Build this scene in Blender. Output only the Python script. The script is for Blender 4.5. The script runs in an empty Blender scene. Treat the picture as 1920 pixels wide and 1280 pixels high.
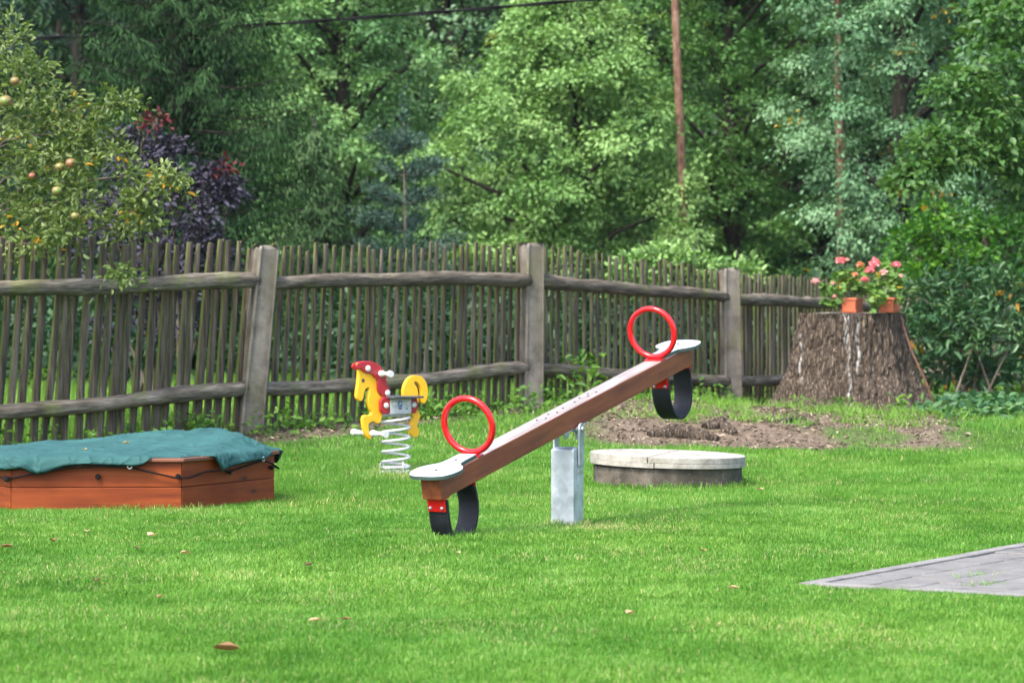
import bpy, math, random
import numpy as np
from mathutils import Vector, Matrix

rng = np.random.default_rng(11)
random.seed(5)
S = bpy.context.scene
COL = S.collection
R = math.radians

# ------------------------------------------------------------------ camera numbers
F = 5200.0            # focal length in pixels of the 1920 wide photograph
H = 1.2               # eye height
PITCH = math.atan(60 / F)


def at(px, py, d):
    """the world point seen at photo pixel (px, py) at distance d along +Y"""
    x, y, z = (px - 960) / F, 1.0, (640 - py) / F
    c, s = math.cos(PITCH), math.sin(PITCH)
    y2, z2 = y * c + z * s, -y * s + z * c
    t = d / y2
    return Vector((x * t, d, H + z2 * t))


# ------------------------------------------------------------------ noise
def hash2(ix, iy, seed=0):
    n = (ix.astype(np.int64) * 374761393 + iy.astype(np.int64) * 668265263 + seed * 1274126177) & 0x7fffffff
    n = ((n ^ (n >> 13)) * 1274126177) & 0x7fffffff
    return ((n ^ (n >> 16)) & 0xffff) / 65535.0


def vnoise(x, y, seed=0):
    x = np.asarray(x, float); y = np.asarray(y, float)
    ix, iy = np.floor(x), np.floor(y)
    fx, fy = x - ix, y - iy
    fx = fx * fx * (3 - 2 * fx); fy = fy * fy * (3 - 2 * fy)
    a = hash2(ix, iy, seed); b = hash2(ix + 1, iy, seed)
    c = hash2(ix, iy + 1, seed); d = hash2(ix + 1, iy + 1, seed)
    return (a * (1 - fx) + b * fx) * (1 - fy) + (c * (1 - fx) + d * fx) * fy


def fbm(x, y, seed=0, oct=3):
    s, a, t = 0, 1, 0
    for i in range(oct):
        s = s + a * vnoise(np.asarray(x) * 2 ** i, np.asarray(y) * 2 ** i, seed + i * 17)
        t += a; a *= .5
    return s / t


def sstep(a, b, x):
    t = np.clip((np.asarray(x, float) - a) / (b - a), 0, 1)
    return t * t * (3 - 2 * t)


# ------------------------------------------------------------------ ground height
FENCE = [(-6.0, 19.6), (-4.75, 19.75), (-2.075, 22.6), (.17, 25.5), (2.23, 28.5), (4.5, 33.2), (7.6, 33.8), (10.7, 34.2)]


def fence_dist(x, y):
    """signed distance to the fence line, negative on the lawn side"""
    x = np.asarray(x, float); y = np.asarray(y, float)
    best = np.full(np.broadcast(x, y).shape, 1e9); sg = np.ones_like(best)
    pts = [(-40, 17)] + FENCE + [(40, 36)]
    for (x0, y0), (x1, y1) in zip(pts[:-1], pts[1:]):
        dx, dy = x1 - x0, y1 - y0; L2 = dx * dx + dy * dy
        t = np.clip(((x - x0) * dx + (y - y0) * dy) / L2, 0, 1)
        d = np.hypot(x - x0 - t * dx, y - y0 - t * dy)
        s = np.where(dx * (y - y0) - dy * (x - x0) > 0, 1.0, -1.0)
        m = d < best
        best = np.where(m, d, best); sg = np.where(m, s, sg)
    return best * sg


def gz(x, y):
    x = np.asarray(x, float); y = np.asarray(y, float)
    t = sstep(18.6, 25, y)
    z = .27 * t - .11 * sstep(1.2, 3.4, x) * t
    z = z + .03 * np.exp(-((x + .3) ** 2 + (y - 14.1) ** 2) / .7)
    z = z + .06 * sstep(21.5, 23, y) * (fbm(x * 1.3, y * 1.3, 3) - .5) * sstep(0, 1.5, x)
    z = z + .025 * (fbm(x * .5, y * .5, 8) - .5)
    z = z + .10 * sstep(21.9, 22.9, y) * sstep(.15, .9, x + .5 * (fbm(x, y, 14) - .5)) * (1 - sstep(24.5, 27.5, y)) * (1 - sstep(4.2, 5.2, x))
    z = z + np.clip(y - 56, 0, None) * .34 * sstep(56, 66, y) * 1.0
    return z


def soil_mask(x, y):
    """1 where the lawn gives way to needle litter and bare soil"""
    fd = fence_dist(x, y)
    n = fbm(np.asarray(x) * 1.7, np.asarray(y) * 1.1, 21)
    strip = sstep(-.75, -.1, fd + (n - .5) * 1.0) * (fd < .35)
    yb = 21.95 - .15 * sstep(1.2, 3, np.asarray(x)) + .6 * (fbm(np.asarray(x) * .9, np.asarray(x) * 0 + 3.3, 5) - .5)
    mound = sstep(-.2, .25, np.asarray(y) - yb + (n - .5) * 1.2) * sstep(.1, .8, np.asarray(x) + (n - .5)) * (fd < .6) * (1 - sstep(3.2, 3.9, np.asarray(x) + (n - .5)))
    mound = mound * (1 - .7 * sstep(.67, .74, fbm(np.asarray(x) * 2.1 + 9, np.asarray(y) * 1.2, 33)))
    foot = 1 - sstep(1.25, 2.2, np.hypot((np.asarray(x) - 3.2) * .8, (np.asarray(y) - 26.2) * .62) + (n - .5) * 1.0)
    foot = foot * (fd < .3) * (1 - sstep(3.7, 4.3, np.asarray(x) + (n - .5))) * (1 - .7 * sstep(.67, .74, fbm(np.asarray(x) * 3.1 + 2, np.asarray(y) * 1.5, 61)))
    return np.clip(np.maximum(np.maximum(strip * .8, mound), foot), 0, 1)


# ------------------------------------------------------------------ materials
def new_mat(name, rough=.6, color=(.5, .5, .5), metal=0.0, spec=.5):
    m = bpy.data.materials.new(name); m.use_nodes = True
    nt = m.node_tree; b = nt.nodes['Principled BSDF']
    b.inputs['Base Color'].default_value = (*color, 1)
    b.inputs['Roughness'].default_value = rough
    b.inputs['Metallic'].default_value = metal
    b.inputs['Specular IOR Level'].default_value = spec
    return m, nt, b


def N(nt, typ, **kw):
    n = nt.nodes.new(typ)
    for k, v in kw.items():
        if k in n.inputs.keys(): n.inputs[k].default_value = v
        else: setattr(n, k, v)
    return n


def L(nt, a, b): nt.links.new(a, b)


def coords(nt, kind='Object', scale=(1, 1, 1), loc_jitter=False):
    tc = N(nt, 'ShaderNodeTexCoord'); mp = N(nt, 'ShaderNodeMapping')
    mp.inputs['Scale'].default_value = scale
    L(nt, tc.outputs[kind], mp.inputs['Vector'])
    if loc_jitter:
        oi = N(nt, 'ShaderNodeObjectInfo')
        m = N(nt, 'ShaderNodeMath', operation='MULTIPLY'); m.inputs[1].default_value = 37.0
        L(nt, oi.outputs['Random'], m.inputs[0])
        cb = N(nt, 'ShaderNodeCombineXYZ')
        for k in range(3): L(nt, m.outputs[0], cb.inputs[k])
        L(nt, cb.outputs[0], mp.inputs['Location'])
    return mp.outputs[0]


def noise(nt, vec, scale=5, detail=4, rough=.55):
    n = N(nt, 'ShaderNodeTexNoise'); n.inputs['Scale'].default_value = scale
    n.inputs['Detail'].default_value = detail; n.inputs['Roughness'].default_value = rough
    if vec is not None: L(nt, vec, n.inputs['Vector'])
    return n.outputs['Fac']


def ramp(nt, fac, stops, interp='LINEAR'):
    r = N(nt, 'ShaderNodeValToRGB'); cr = r.color_ramp; cr.interpolation = interp
    while len(cr.elements) < len(stops): cr.elements.new(.5)
    for e, (p, c) in zip(cr.elements, stops):
        e.position = p; e.color = (*c, 1) if len(c) == 3 else c
    L(nt, fac, r.inputs['Fac'])
    return r.outputs['Color']


def mixc(nt, fac, a, b, mode='MIX'):
    m = N(nt, 'ShaderNodeMix', data_type='RGBA', blend_type=mode)
    for sock, v in ((m.inputs[0], fac), (m.inputs[6], a), (m.inputs[7], b)):
        if hasattr(v, 'node'): L(nt, v, sock)
        else: sock.default_value = (*v, 1) if isinstance(v, tuple) else v
    return m.outputs[2]


def math_(nt, op, a, b=None):
    m = N(nt, 'ShaderNodeMath', operation=op)
    for i, v in enumerate((a, b)):
        if v is None: continue
        if hasattr(v, 'node'): L(nt, v, m.inputs[i])
        else: m.inputs[i].default_value = v
    return m.outputs[0]


def bump(nt, b, h, strength=.5, dist=.01):
    n = N(nt, 'ShaderNodeBump'); n.inputs['Strength'].default_value = strength
    n.inputs['Distance'].default_value = dist
    L(nt, h, n.inputs['Height']); L(nt, n.outputs['Normal'], b.inputs['Normal'])


def leaf_mat(name, stops, trans=.35, rough=.5, patch=None, spec=.25):
    """foliage: colour by the leaf's own random value (attribute rnd), some light passing through"""
    m, nt, b = new_mat(name, rough, spec=spec)
    at_ = N(nt, 'ShaderNodeAttribute', attribute_name='rnd')
    c = ramp(nt, at_.outputs['Fac'], stops)
    if patch:
        n = noise(nt, coords(nt), patch[0], 2)
        f = ramp(nt, n, [(.35, (0, 0, 0)), (.65, (1, 1, 1))])
        c = mixc(nt, f, c, mixc(nt, 1.0, c, patch[1], 'MULTIPLY'))
    L(nt, c, b.inputs['Base Color'])
    t = N(nt, 'ShaderNodeBsdfTranslucent')
    c2 = mixc(nt, 1.0, c, (1.25, 1.35, .6), 'MULTIPLY')
    L(nt, c2, t.inputs['Color'])
    ms = N(nt, 'ShaderNodeMixShader'); ms.inputs[0].default_value = trans
    L(nt, b.outputs[0], ms.inputs[1]); L(nt, t.outputs[0], ms.inputs[2])
    L(nt, ms.outputs[0], nt.nodes['Material Output'].inputs['Surface'])
    return m


MAT = {}

# ------------------------------------------------------------------ mesh builder
class MB:
    def __init__(self): self.v = []; self.f = []; self.mi = []; self.sm = []

    def add(self, verts, faces, mi=0, smooth=False):
        o = len(self.v); self.v += [tuple(p) for p in verts]
        for f in faces:
            self.f.append([i + o for i in f]); self.mi.append(mi); self.sm.append(smooth)
        return self

    def box(self, lo, hi, M=None, mi=0):
        v = [Vector((x, y, z)) for z in (lo[2], hi[2]) for y in (lo[1], hi[1]) for x in (lo[0], hi[0])]
        if M is not None: v = [M @ p for p in v]
        return self.add(v, [(0, 2, 3, 1), (4, 5, 7, 6), (0, 1, 5, 4), (2, 6, 7, 3), (0, 4, 6, 2), (1, 3, 7, 5)], mi)

    def prism(self, pts, fn, a, b, mi=0, side=None, smooth=False):
        """outline pts (2D) swept between offsets a and b; fn(p, q, offset) -> point"""
        n = len(pts)
        v = [fn(p, q, a) for p, q in pts] + [fn(p, q, b) for p, q in pts]
        self.add(v, [list(range(n))[::-1], list(range(n, 2 * n))], mi)
        o = len(self.v) - 2 * n
        for i in range(n):
            j = (i + 1) % n
            self.f.append([o + i, o + j, o + n + j, o + n + i]); self.mi.append(mi if side is None else side); self.sm.append(smooth)
        return self

    def tube(self, path, rad, n=8, closed=False, cap=True, mi=0, up=None):
        P = [Vector(p) for p in path]; k = len(P)
        if not hasattr(rad, '__len__'): rad = [rad] * k
        ref = Vector(up) if up else None
        vs = []; a0 = None
        for i in range(k):
            if closed: t = P[(i + 1) % k] - P[i - 1]
            else: t = P[min(i + 1, k - 1)] - P[max(i - 1, 0)]
            t.normalize()
            if a0 is None:
                r = ref or (Vector((0, 0, 1)) if abs(t.z) < .9 else Vector((1, 0, 0)))
                a0 = t.cross(r).normalized()
            a0 = (a0 - t * a0.dot(t)).normalized(); b0 = t.cross(a0)
            for j in range(n):
                w = 2 * math.pi * j / n
                vs.append(P[i] + (a0 * math.cos(w) + b0 * math.sin(w)) * rad[i])
        fs = []
        for i in range(k if closed else k - 1):
            for j in range(n):
                i2 = (i + 1) % k
                fs.append((i * n + j, i * n + (j + 1) % n, i2 * n + (j + 1) % n, i2 * n + j))
        self.add(vs, fs, mi, True)
        if cap and not closed:
            o = len(self.v) - k * n
            self.f += [[o + j for j in range(n)][::-1], [o + (k - 1) * n + j for j in range(n)]]
            self.mi += [mi, mi]; self.sm += [False, False]
        return self

    def lathe(self, prof, n=24, M=None, mi=0, smooth=True):
        vs = []
        for r, z in prof:
            for j in range(n):
                w = 2 * math.pi * j / n
                p = Vector((r * math.cos(w), r * math.sin(w), z)); vs.append(M @ p if M is not None else p)
        fs = [(i * n + j, i * n + (j + 1) % n, (i + 1) * n + (j + 1) % n, (i + 1) * n + j) for i in range(len(prof) - 1) for j in range(n)]
        self.add(vs, fs, mi, smooth)
        o = len(self.v) - len(prof) * n
        self.f += [[o + j for j in range(n)][::-1], [o + (len(prof) - 1) * n + j for j in range(n)]]
        self.mi += [mi, mi]; self.sm += [False, False]
        return self

    def build(self, name, mats, parent=None, off=None, bevel=0, seg=2):
        me = bpy.data.meshes.new(name)
        o3 = Vector(off) if off is not None else Vector((0, 0, 0))
        me.from_pydata([tuple(Vector(p) - o3) for p in self.v], [], self.f)
        if not isinstance(mats, (list, tuple)): mats = [mats]
        for m in mats: me.materials.append(m)
        me.polygons.foreach_set('material_index', self.mi)
        me.polygons.foreach_set('use_smooth', self.sm)
        me.update()
        ob = bpy.data.objects.new(name, me); COL.objects.link(ob)
        if parent is not None: ob.parent = parent
        elif off is not None: ob.location = o3
        if bevel:
            b = ob.modifiers.new('bevel', 'BEVEL'); b.width = bevel; b.segments = seg; b.limit_method = 'ANGLE'; b.angle_limit = R(40)
        return ob


def tag(o, label, cat, group=None):
    o['label'] = label; o['category'] = cat
    if group: o['group'] = group
    return o


def thing(name, loc, label, cat, group=None, rotz=0):
    o = bpy.data.objects.new(name, None); o.empty_display_size = .1
    COL.objects.link(o); o.location = loc; o.rotation_euler = (0, 0, rotz)
    return tag(o, label, cat, group)


def np_mesh(name, V, Fs, mat, parent=None, rnd=None, off=(0, 0, 0), kind=None, smooth=False):
    """big mesh from numpy arrays; Fs is (n, 3) or (n, 4)"""
    V = np.asarray(V, np.float32) - np.asarray(off, np.float32)
    Fs = np.asarray(Fs, np.int32); k = Fs.shape[1]
    me = bpy.data.meshes.new(name)
    me.vertices.add(len(V)); me.vertices.foreach_set('co', V.ravel())
    me.loops.add(Fs.size); me.loops.foreach_set('vertex_index', Fs.ravel())
    me.polygons.add(len(Fs))
    me.polygons.foreach_set('loop_start', np.arange(0, Fs.size, k, dtype=np.int32))
    me.polygons.foreach_set('loop_total', np.full(len(Fs), k, np.int32))
    if smooth: me.polygons.foreach_set('use_smooth', np.ones(len(Fs), bool))
    me.materials.append(mat)
    me.update(calc_edges=True)
    for nm, arr in (rnd or {}).items():
        a = me.attributes.new(nm, 'FLOAT', 'POINT'); a.data.foreach_set('value', np.asarray(arr, np.float32))
    ob = bpy.data.objects.new(name, me); COL.objects.link(ob)
    if parent is not None: ob.parent = parent
    else: ob.location = off
    if kind: ob['kind'] = kind
    return ob


# ------------------------------------------------------------------ leaves
def unit(a): return a / np.maximum(np.linalg.norm(a, axis=-1, keepdims=True), 1e-9)


def leaf_geo(C, A, Nn, Ln, ratio=.55, fine=False, fold=.12, curl=.12):
    """leaves at C (base), long axis A, normal Nn, length Ln -> V, F, per-vertex index of the leaf"""
    A = unit(A); Nn = unit(Nn - A * np.sum(A * Nn, 1, keepdims=True)); B = np.cross(Nn, A)
    n = len(C); Ln = np.broadcast_to(np.asarray(Ln, float), (n,))[:, None]
    W = Ln * ratio * .5
    if fine:
        pts = [(0, 0, 0), (.28, -.85, fold), (.66, -.8, fold), (1, 0, -curl), (.66, .8, fold), (.28, .85, fold)]
        V = np.stack([C + A * Ln * a + B * W * b + Nn * Ln * c for a, b, c in pts], 1).reshape(-1, 3)
        base = (np.arange(n) * 6)[:, None]
        Fs = np.concatenate([base + np.array([[0, 1, 2, 3]]), base + np.array([[0, 3, 4, 5]])])
        return V, Fs, np.repeat(np.arange(n), 6)
    pts = [(0, 0, 0), (.5, -1, fold), (1, 0, -curl), (.5, 1, fold)]
    V = np.stack([C + A * Ln * a + B * W * b + Nn * Ln * c for a, b, c in pts], 1).reshape(-1, 3)
    base = (np.arange(n) * 4)[:, None]
    Fs = np.concatenate([base + np.array([[0, 1, 2]]), base + np.array([[0, 2, 3]])])
    return V, Fs, np.repeat(np.arange(n), 4)


def clump_leaves(rg, clumps, m, k, leaf, spread=2.2, up=.9, out=.6, rand=.5, droop=.35, zmin=-.35):
    """clumps (x, y, z, rx, rz): m sprays on each one's upper shell, k leaves on each spray"""
    Cl = np.asarray(clumps, float); K = len(Cl)
    d = rg.normal(size=(K, m, 3)); d[..., 2] = np.abs(d[..., 2]) * np.where(rg.random((K, m)) < .8, 1, -1)
    d = unit(d); d[..., 2] = np.maximum(d[..., 2], zmin)
    rad = np.stack([Cl[:, 3], Cl[:, 3], Cl[:, 4]], 1)[:, None, :]
    P = Cl[:, None, :3] + d * rad * rg.uniform(.55, 1.05, (K, m, 1))
    o = rg.normal(size=(K, m, k, 3)) * leaf * spread * np.array([.6, .6, .28])
    C = P[:, :, None, :] + o
    C[..., 2] -= (o[..., 0] ** 2 + o[..., 1] ** 2) / (leaf * spread) * .35
    dd = np.broadcast_to(d[:, :, None, :], C.shape)
    Nn = unit(np.array([0, 0, up]) + dd * out + rg.normal(size=C.shape) * rand)
    A = dd * .7 + unit(o + 1e-6) * .8 + rg.normal(size=C.shape) * .45 + np.array([0, 0, -droop])
    cl_id = np.broadcast_to(np.arange(K)[:, None, None], C.shape[:3])
    sp_r = np.broadcast_to(rg.random((K, m))[:, :, None], C.shape[:3])
    return C.reshape(-1, 3), A.reshape(-1, 3), Nn.reshape(-1, 3), cl_id.reshape(-1), sp_r.reshape(-1)


def crown_clumps(rg, z0, z1, Rmax, n, rc=(.45, .9), flat=.5, shape=(.55, .35), lob=.35):
    """clump list for a crown standing on the local origin"""
    out = []
    ga = math.pi * (3 - math.sqrt(5))
    ph = rg.uniform(0, 6.28, 4)
    for i in range(n):
        t = (i + .5) / n
        z = z0 + (z1 - z0) * t
        w = min(1.0, (t / shape[1]) ** .5 if t < shape[1] else 1 - ((t - shape[1]) / (1 - shape[1])) ** 2.2 * .9)
        w = max(w, shape[0] if t < shape[1] else .1)
        a = i * ga + rg.normal() * .25
        lobes = 1 + lob * (math.sin(3 * a + z * 1.7 + ph[0]) * .5 + math.sin(5 * a - z * 2.3 + ph[1]) * .3)
        r = Rmax * w * lobes * (rg.uniform(.75, 1.0) if rg.random() < .75 else rg.uniform(.25, .7))
        c = rg.uniform(*rc)
        out.append((math.cos(a) * r, math.sin(a) * r, z, c, c * flat))
    return out


def limb_tubes(mb, rg, trunk, clumps, r0, step=1, slope=.55):
    """a limb from the trunk to every step-th clump"""
    for c in clumps[::step]:
        tip = Vector(c[:3]); d = math.hypot(tip.x, tip.y)
        zz = max(tip.z - slope * d - .2, trunk[0][2] + .5)
        k = min(max((zz - trunk[0][2]) / max(trunk[-1][2] - trunk[0][2], .1), 0), .98) * (len(trunk) - 1)
        i = int(k); f = k - i
        st = Vector(trunk[i]).lerp(Vector(trunk[min(i + 1, len(trunk) - 1)]), f)
        mid = st.lerp(tip, .5) + Vector((rg.normal() * .08, rg.normal() * .08, .12 * d))
        rr = r0 * (.25 + .12 * d)
        mb.tube([st, mid, tip], [rr, rr * .6, rr * .2], 5, cap=False)


def broadleaf(name, loc, label, cat, rg, z0, z1, Rmax, n, leaf, mat, bark, m=9, k=22, rc=(.45, .9), flat=.5, trunk_r=.16,
              shape=(.55, .35), group=None, fine=False, up=.9, droop=.35, yellow=.0, clumps=None, ratio=.62, lob=.35, limb_step=2, spread=2.2, zfine=99, slope=.55, rand=.42, out=.75):
    root = thing(name, loc, label, cat, group)
    cl = clumps or crown_clumps(rg, z0, z1, Rmax, n, rc, flat, shape, lob)
    tr = [(rg.normal() * .05 * i, rg.normal() * .05 * i, z) for i, z in enumerate(np.linspace(-.15, z1 * .92, 7))]
    mb = MB(); mb.tube(tr, [trunk_r * (1.25 if i == 0 else 1 - .13 * i) for i in range(7)], 9)
    limb_tubes(mb, rg, tr, cl, trunk_r, limb_step, slope)
    mb.build('trunk', bark, root)
    lo = [c for c in cl if c[2] < zfine]; hi = [c for c in cl if c[2] >= zfine]
    Vs, Fs, Rs = [], [], []; base = 0
    for part, sc, kk in ((lo, 1.0, k), (hi, 2.0, max(5, k // 4))):
        if not part: continue
        C, A, Nn, cid, sr = clump_leaves(rg, part, m, kk, leaf * sc, up=up, droop=droop, spread=spread if sc == 1 else 1.2, rand=rand, out=out)
        V, Fc, li = leaf_geo(C, A, Nn, leaf * sc * rg.uniform(.5, 1.3, len(C)), ratio, fine)
        cr = rg.random(len(part))
        r = np.clip(.15 + .3 * cr[cid] + .3 * sr + rg.normal(size=len(C)) * .1 + .12, 0, .93)
        if yellow: r = np.where((sr > 1 - yellow) & (rg.random(len(C)) < .55), 1.0, r)
        Vs.append(V); Fs.append(Fc + base); Rs.append(r[li]); base += len(V)
    np_mesh('crown', np.concatenate(Vs), np.concatenate(Fs), mat, root, {'rnd': np.concatenate(Rs)})
    return root


def copy_tree(root, loc, rotz, sc, label):
    r = root.copy(); COL.objects.link(r); r.location = loc; r.rotation_euler = (0, 0, rotz); r.scale = (sc, sc, sc)
    r['label'] = label
    for ch in list(root.children):
        c = ch.copy(); COL.objects.link(c); c.parent = r
    return r
# ------------------------------------------------------------------ the materials of the place
def wood_mat(name, dark, mid, light, axis=0, rough=.55, grain=18, knots=False, bumpd=.002, jitter=True, spec=.4):
    m, nt, b = new_mat(name, rough, spec=spec)
    sc = [grain, grain, grain]; sc[axis] = grain * .06
    v = coords(nt, 'Object', tuple(sc), jitter)
    n = noise(nt, v, 1.0, 6, .65)
    c = ramp(nt, n, [(.3, dark), (.5, mid), (.72, light)])
    v2 = coords(nt, 'Object', (1, 1, 1), jitter)
    n2 = noise(nt, v2, 2.3, 3)
    c = mixc(nt, ramp(nt, n2, [(.35, (0, 0, 0)), (.7, (.55, .55, .55))]), c, mixc(nt, 1.0, c, (.62, .55, .5), 'MULTIPLY'))
    if knots:
        sk = [2.3, 0.0, 6.5] if axis == 0 else [0.0, 1.7, 7.5]
        vo = N(nt, 'ShaderNodeTexVoronoi'); vo.inputs['Scale'].default_value = 1.0
        L(nt, coords(nt, 'Object', tuple(sk), jitter), vo.inputs['Vector'])
        k = ramp(nt, vo.outputs['Distance'], [(.05, (.9, .9, .9)), (.075, (.35, .35, .35)), (.16, (0, 0, 0))])
        c = mixc(nt, k, c, (.035, .012, .006))
    L(nt, c, b.inputs['Base Color'])
    bump(nt, b, n, .5, bumpd)
    rr = ramp(nt, n2, [(.3, (rough - .12,) * 3), (.7, (rough + .12,) * 3)]); L(nt, rr, b.inputs['Roughness'])
    return m


MAT['beam'] = wood_mat('beam_wood', (.10, .026, .012), (.205, .05, .016), (.26, .075, .026), axis=1, rough=.5, grain=26, bumpd=.001, knots=True)
def sky_sheen(m, col):  # sky reflection on upward faces, painted into the base colour as pale grey
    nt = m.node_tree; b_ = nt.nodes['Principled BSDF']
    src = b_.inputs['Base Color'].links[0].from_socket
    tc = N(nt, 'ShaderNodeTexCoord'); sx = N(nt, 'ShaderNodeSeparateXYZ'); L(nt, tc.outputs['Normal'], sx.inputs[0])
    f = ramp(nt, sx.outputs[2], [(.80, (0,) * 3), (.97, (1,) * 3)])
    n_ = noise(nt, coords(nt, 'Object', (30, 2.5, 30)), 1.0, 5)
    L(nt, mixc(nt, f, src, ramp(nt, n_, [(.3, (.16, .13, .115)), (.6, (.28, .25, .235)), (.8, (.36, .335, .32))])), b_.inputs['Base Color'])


sky_sheen(MAT['beam'], None)
MAT['board'] = wood_mat('board_wood', (.11, .02, .004), (.205, .038, .006), (.27, .06, .011), axis=0, rough=.6, spec=.25, grain=22, knots=True, bumpd=.001, jitter=True)
MAT['rim'] = wood_mat('rim_wood', (.10, .035, .016), (.17, .06, .03), (.24, .10, .06), axis=0, rough=.5, grain=22)


def weathered(name, axis, moss=.0, tint=(1, 1, 1), side_moss=.0):
    m, nt, b = new_mat(name, .85, spec=.25)
    sc = [30, 30, 30]; sc[axis] = 1.6 if axis == 2 else 3.2
    n = noise(nt, coords(nt, 'Object', tuple(sc), True), 1.0, 6, .7)
    c = ramp(nt, n, [(.28, (.016, .012, .010)), (.42, (.052, .045, .036)), (.56, (.11, .097, .08)), (.72, (.25, .228, .198))])
    oi = N(nt, 'ShaderNodeObjectInfo')
    c = mixc(nt, ramp(nt, oi.outputs['Random'], [(0, (.0,) * 3), (1, (.75,) * 3)]), c, mixc(nt, 1.0, c, (.58, .56, .54), 'MULTIPLY'))
    if tint != (1, 1, 1): c = mixc(nt, 1.0, c, tint, 'MULTIPLY')
    if moss:
        n2 = noise(nt, coords(nt, 'Object', (1, 1, 1), True), 3.5, 5)
        g = N(nt, 'ShaderNodeNewGeometry'); sx = N(nt, 'ShaderNodeSeparateXYZ'); L(nt, g.outputs['Normal'], sx.inputs[0])
        if side_moss:
            f = math_(nt, 'ADD', math_(nt, 'MULTIPLY', sx.outputs[0], -side_moss), math_(nt, 'SUBTRACT', n2, .52))
        else:
            f = math_(nt, 'SUBTRACT', n2, .55)
        f = math_(nt, 'MULTIPLY', f, 4.0)
        f = math_(nt, 'MINIMUM', math_(nt, 'MAXIMUM', f, 0.0), moss)
        c = mixc(nt, f, c, mixc(nt, n, (.06, .08, .012), (.165, .20, .04)))
    L(nt, c, b.inputs['Base Color'])
    bump(nt, b, n, 1.0, .012)
    return m


MAT['picket'] = weathered('picket_wood', 2, .8, (1.06, .98, .88), .6)
MAT['rail'] = weathered('rail_wood', 0, .45, (1.6, 1.52, 1.42))


def concrete(name, base, dark, scale=6, stain=.5, grit=True, moss=0.0):
    m, nt, b = new_mat(name, .9, spec=.3)
    v = coords(nt, 'Object', (1, 1, 1), True)
    n1 = noise(nt, v, scale, 6, .65); n2 = noise(nt, v, 90, 3, .7)
    c = ramp(nt, n1, [(.3, dark), (.55, base), (.8, tuple(min(1, x * 1.2) for x in base))])
    c = mixc(nt, ramp(nt, n2, [(.35, (.55,) * 3), (.5, (0,) * 3)]), c, tuple(x * .45 for x in base))
    if stain:
        n3 = noise(nt, coords(nt, 'Object', (5, 5, 1.0), True), 1.5, 5)
        c = mixc(nt, ramp(nt, n3, [(.42, (0,) * 3), (.75, (stain,) * 3)]), c, dark)
    if moss:
        n4 = noise(nt, v, 2.6, 5)
        c = mixc(nt, ramp(nt, n4, [(.5, (0,) * 3), (.68, (moss,) * 3)]), c, (.10, .10, .03))
    L(nt, c, b.inputs['Base Color'])
    bump(nt, b, math_(nt, 'ADD', n1, math_(nt, 'MULTIPLY', n2, .6)), .6, .006)
    return m


MAT['post'] = concrete('post_concrete', (.20, .178, .147), (.08, .068, .052), 7, .7, moss=.45)
MAT['lid'] = concrete('lid_concrete', (.35, .33, .285), (.18, .16, .13), 9, .55)
MAT['ringconc'] = concrete('base_concrete', (.15, .125, .098), (.026, .021, .016), 8, .9, moss=.6)
m = MAT['ringconc']; nt = m.node_tree; b = nt.nodes['Principled BSDF']; src = b.inputs['Base Color'].links[0].from_socket
v = coords(nt, 'Object', (1, 1, 1))
c = mixc(nt, ramp(nt, noise(nt, v, 5.5, 5), [(.40, (0,) * 3), (.64, (.75,) * 3)]), src, (.035, .03, .024))
c = mixc(nt, ramp(nt, noise(nt, v, 24, 4), [(.60, (0,) * 3), (.70, (.5,) * 3)]), c, (.17, .155, .13))
L(nt, c, b.inputs['Base Color'])
MAT['paver'] = concrete('paver_concrete', (.158, .152, .142), (.095, .09, .083), 5, .4)
MAT['kerb'] = concrete('kerb_concrete', (.20, .19, .178), (.115, .108, .098), 6, .45)


def plain(name, col, rough=.4, metal=0.0, var=.15, scale=8, spec=.5, bumps=0.0):
    m, nt, b = new_mat(name, rough, col, metal, spec)
    n = noise(nt, coords(nt, 'Object', (1, 1, 1), True), scale, 4)
    lo = tuple(x * (1 - var) for x in col); hi = tuple(min(1, x * (1 + var)) for x in col)
    L(nt, ramp(nt, n, [(.3, lo), (.7, hi)]), b.inputs['Base Color'])
    L(nt, ramp(nt, n, [(.3, (max(0.05, rough - .08),) * 3), (.7, (rough + .08,) * 3)]), b.inputs['Roughness'])
    if bumps: bump(nt, b, noise(nt, coords(nt), 60, 4), .5, bumps)
    return m


MAT['red'] = plain('red_paint', (.56, .008, .012), .22, var=.06)
MAT['dark_red'] = plain('dark_red_plastic', (.33, .012, .02), .35, var=.1)
MAT['yellow'] = plain('yellow_plastic', (.78, .40, .01), .38, var=.06)
MAT['white_plastic'] = plain('white_plastic', (.56, .56, .52), .4, var=.06)
MAT['white_coat'] = plain('white_coating', (.50, .50, .50), .35, var=.1)
MAT['seat_top'] = plain('pale_seat_laminate', (.43, .465, .48), .35, var=.05)
MAT['seat_edge'] = plain('seat_edge', (.045, .075, .065), .5, var=.1)
MAT['rubber'] = plain('tyre_rubber', (.009, .010, .014), .6, spec=.3, var=.5, scale=14, bumps=.001)
MAT['black'] = plain('black_cord', (.008, .008, .009), .85, spec=.1)
MAT['bolt'] = plain('bolt_steel', (.45, .45, .46), .35, .6)
MAT['grey_panel'] = plain('grey_panel', (.42, .43, .44), .4, var=.06)
MAT['dark_seat'] = plain('dark_seat', (.06, .062, .068), .5)
MAT['terracotta'] = plain('terracotta_plastic', (.46, .115, .05), .5, var=.1, scale=12)
MAT['potting'] = plain('potting_soil', (.03, .02, .014), .95, var=.5, scale=60)
MAT['apple_skin'] = None
MAT['blue'] = plain('blue_sticker', (.02, .10, .30), .4)
MAT['dark_print'] = plain('dark_print', (.05, .05, .06), .5)

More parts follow.
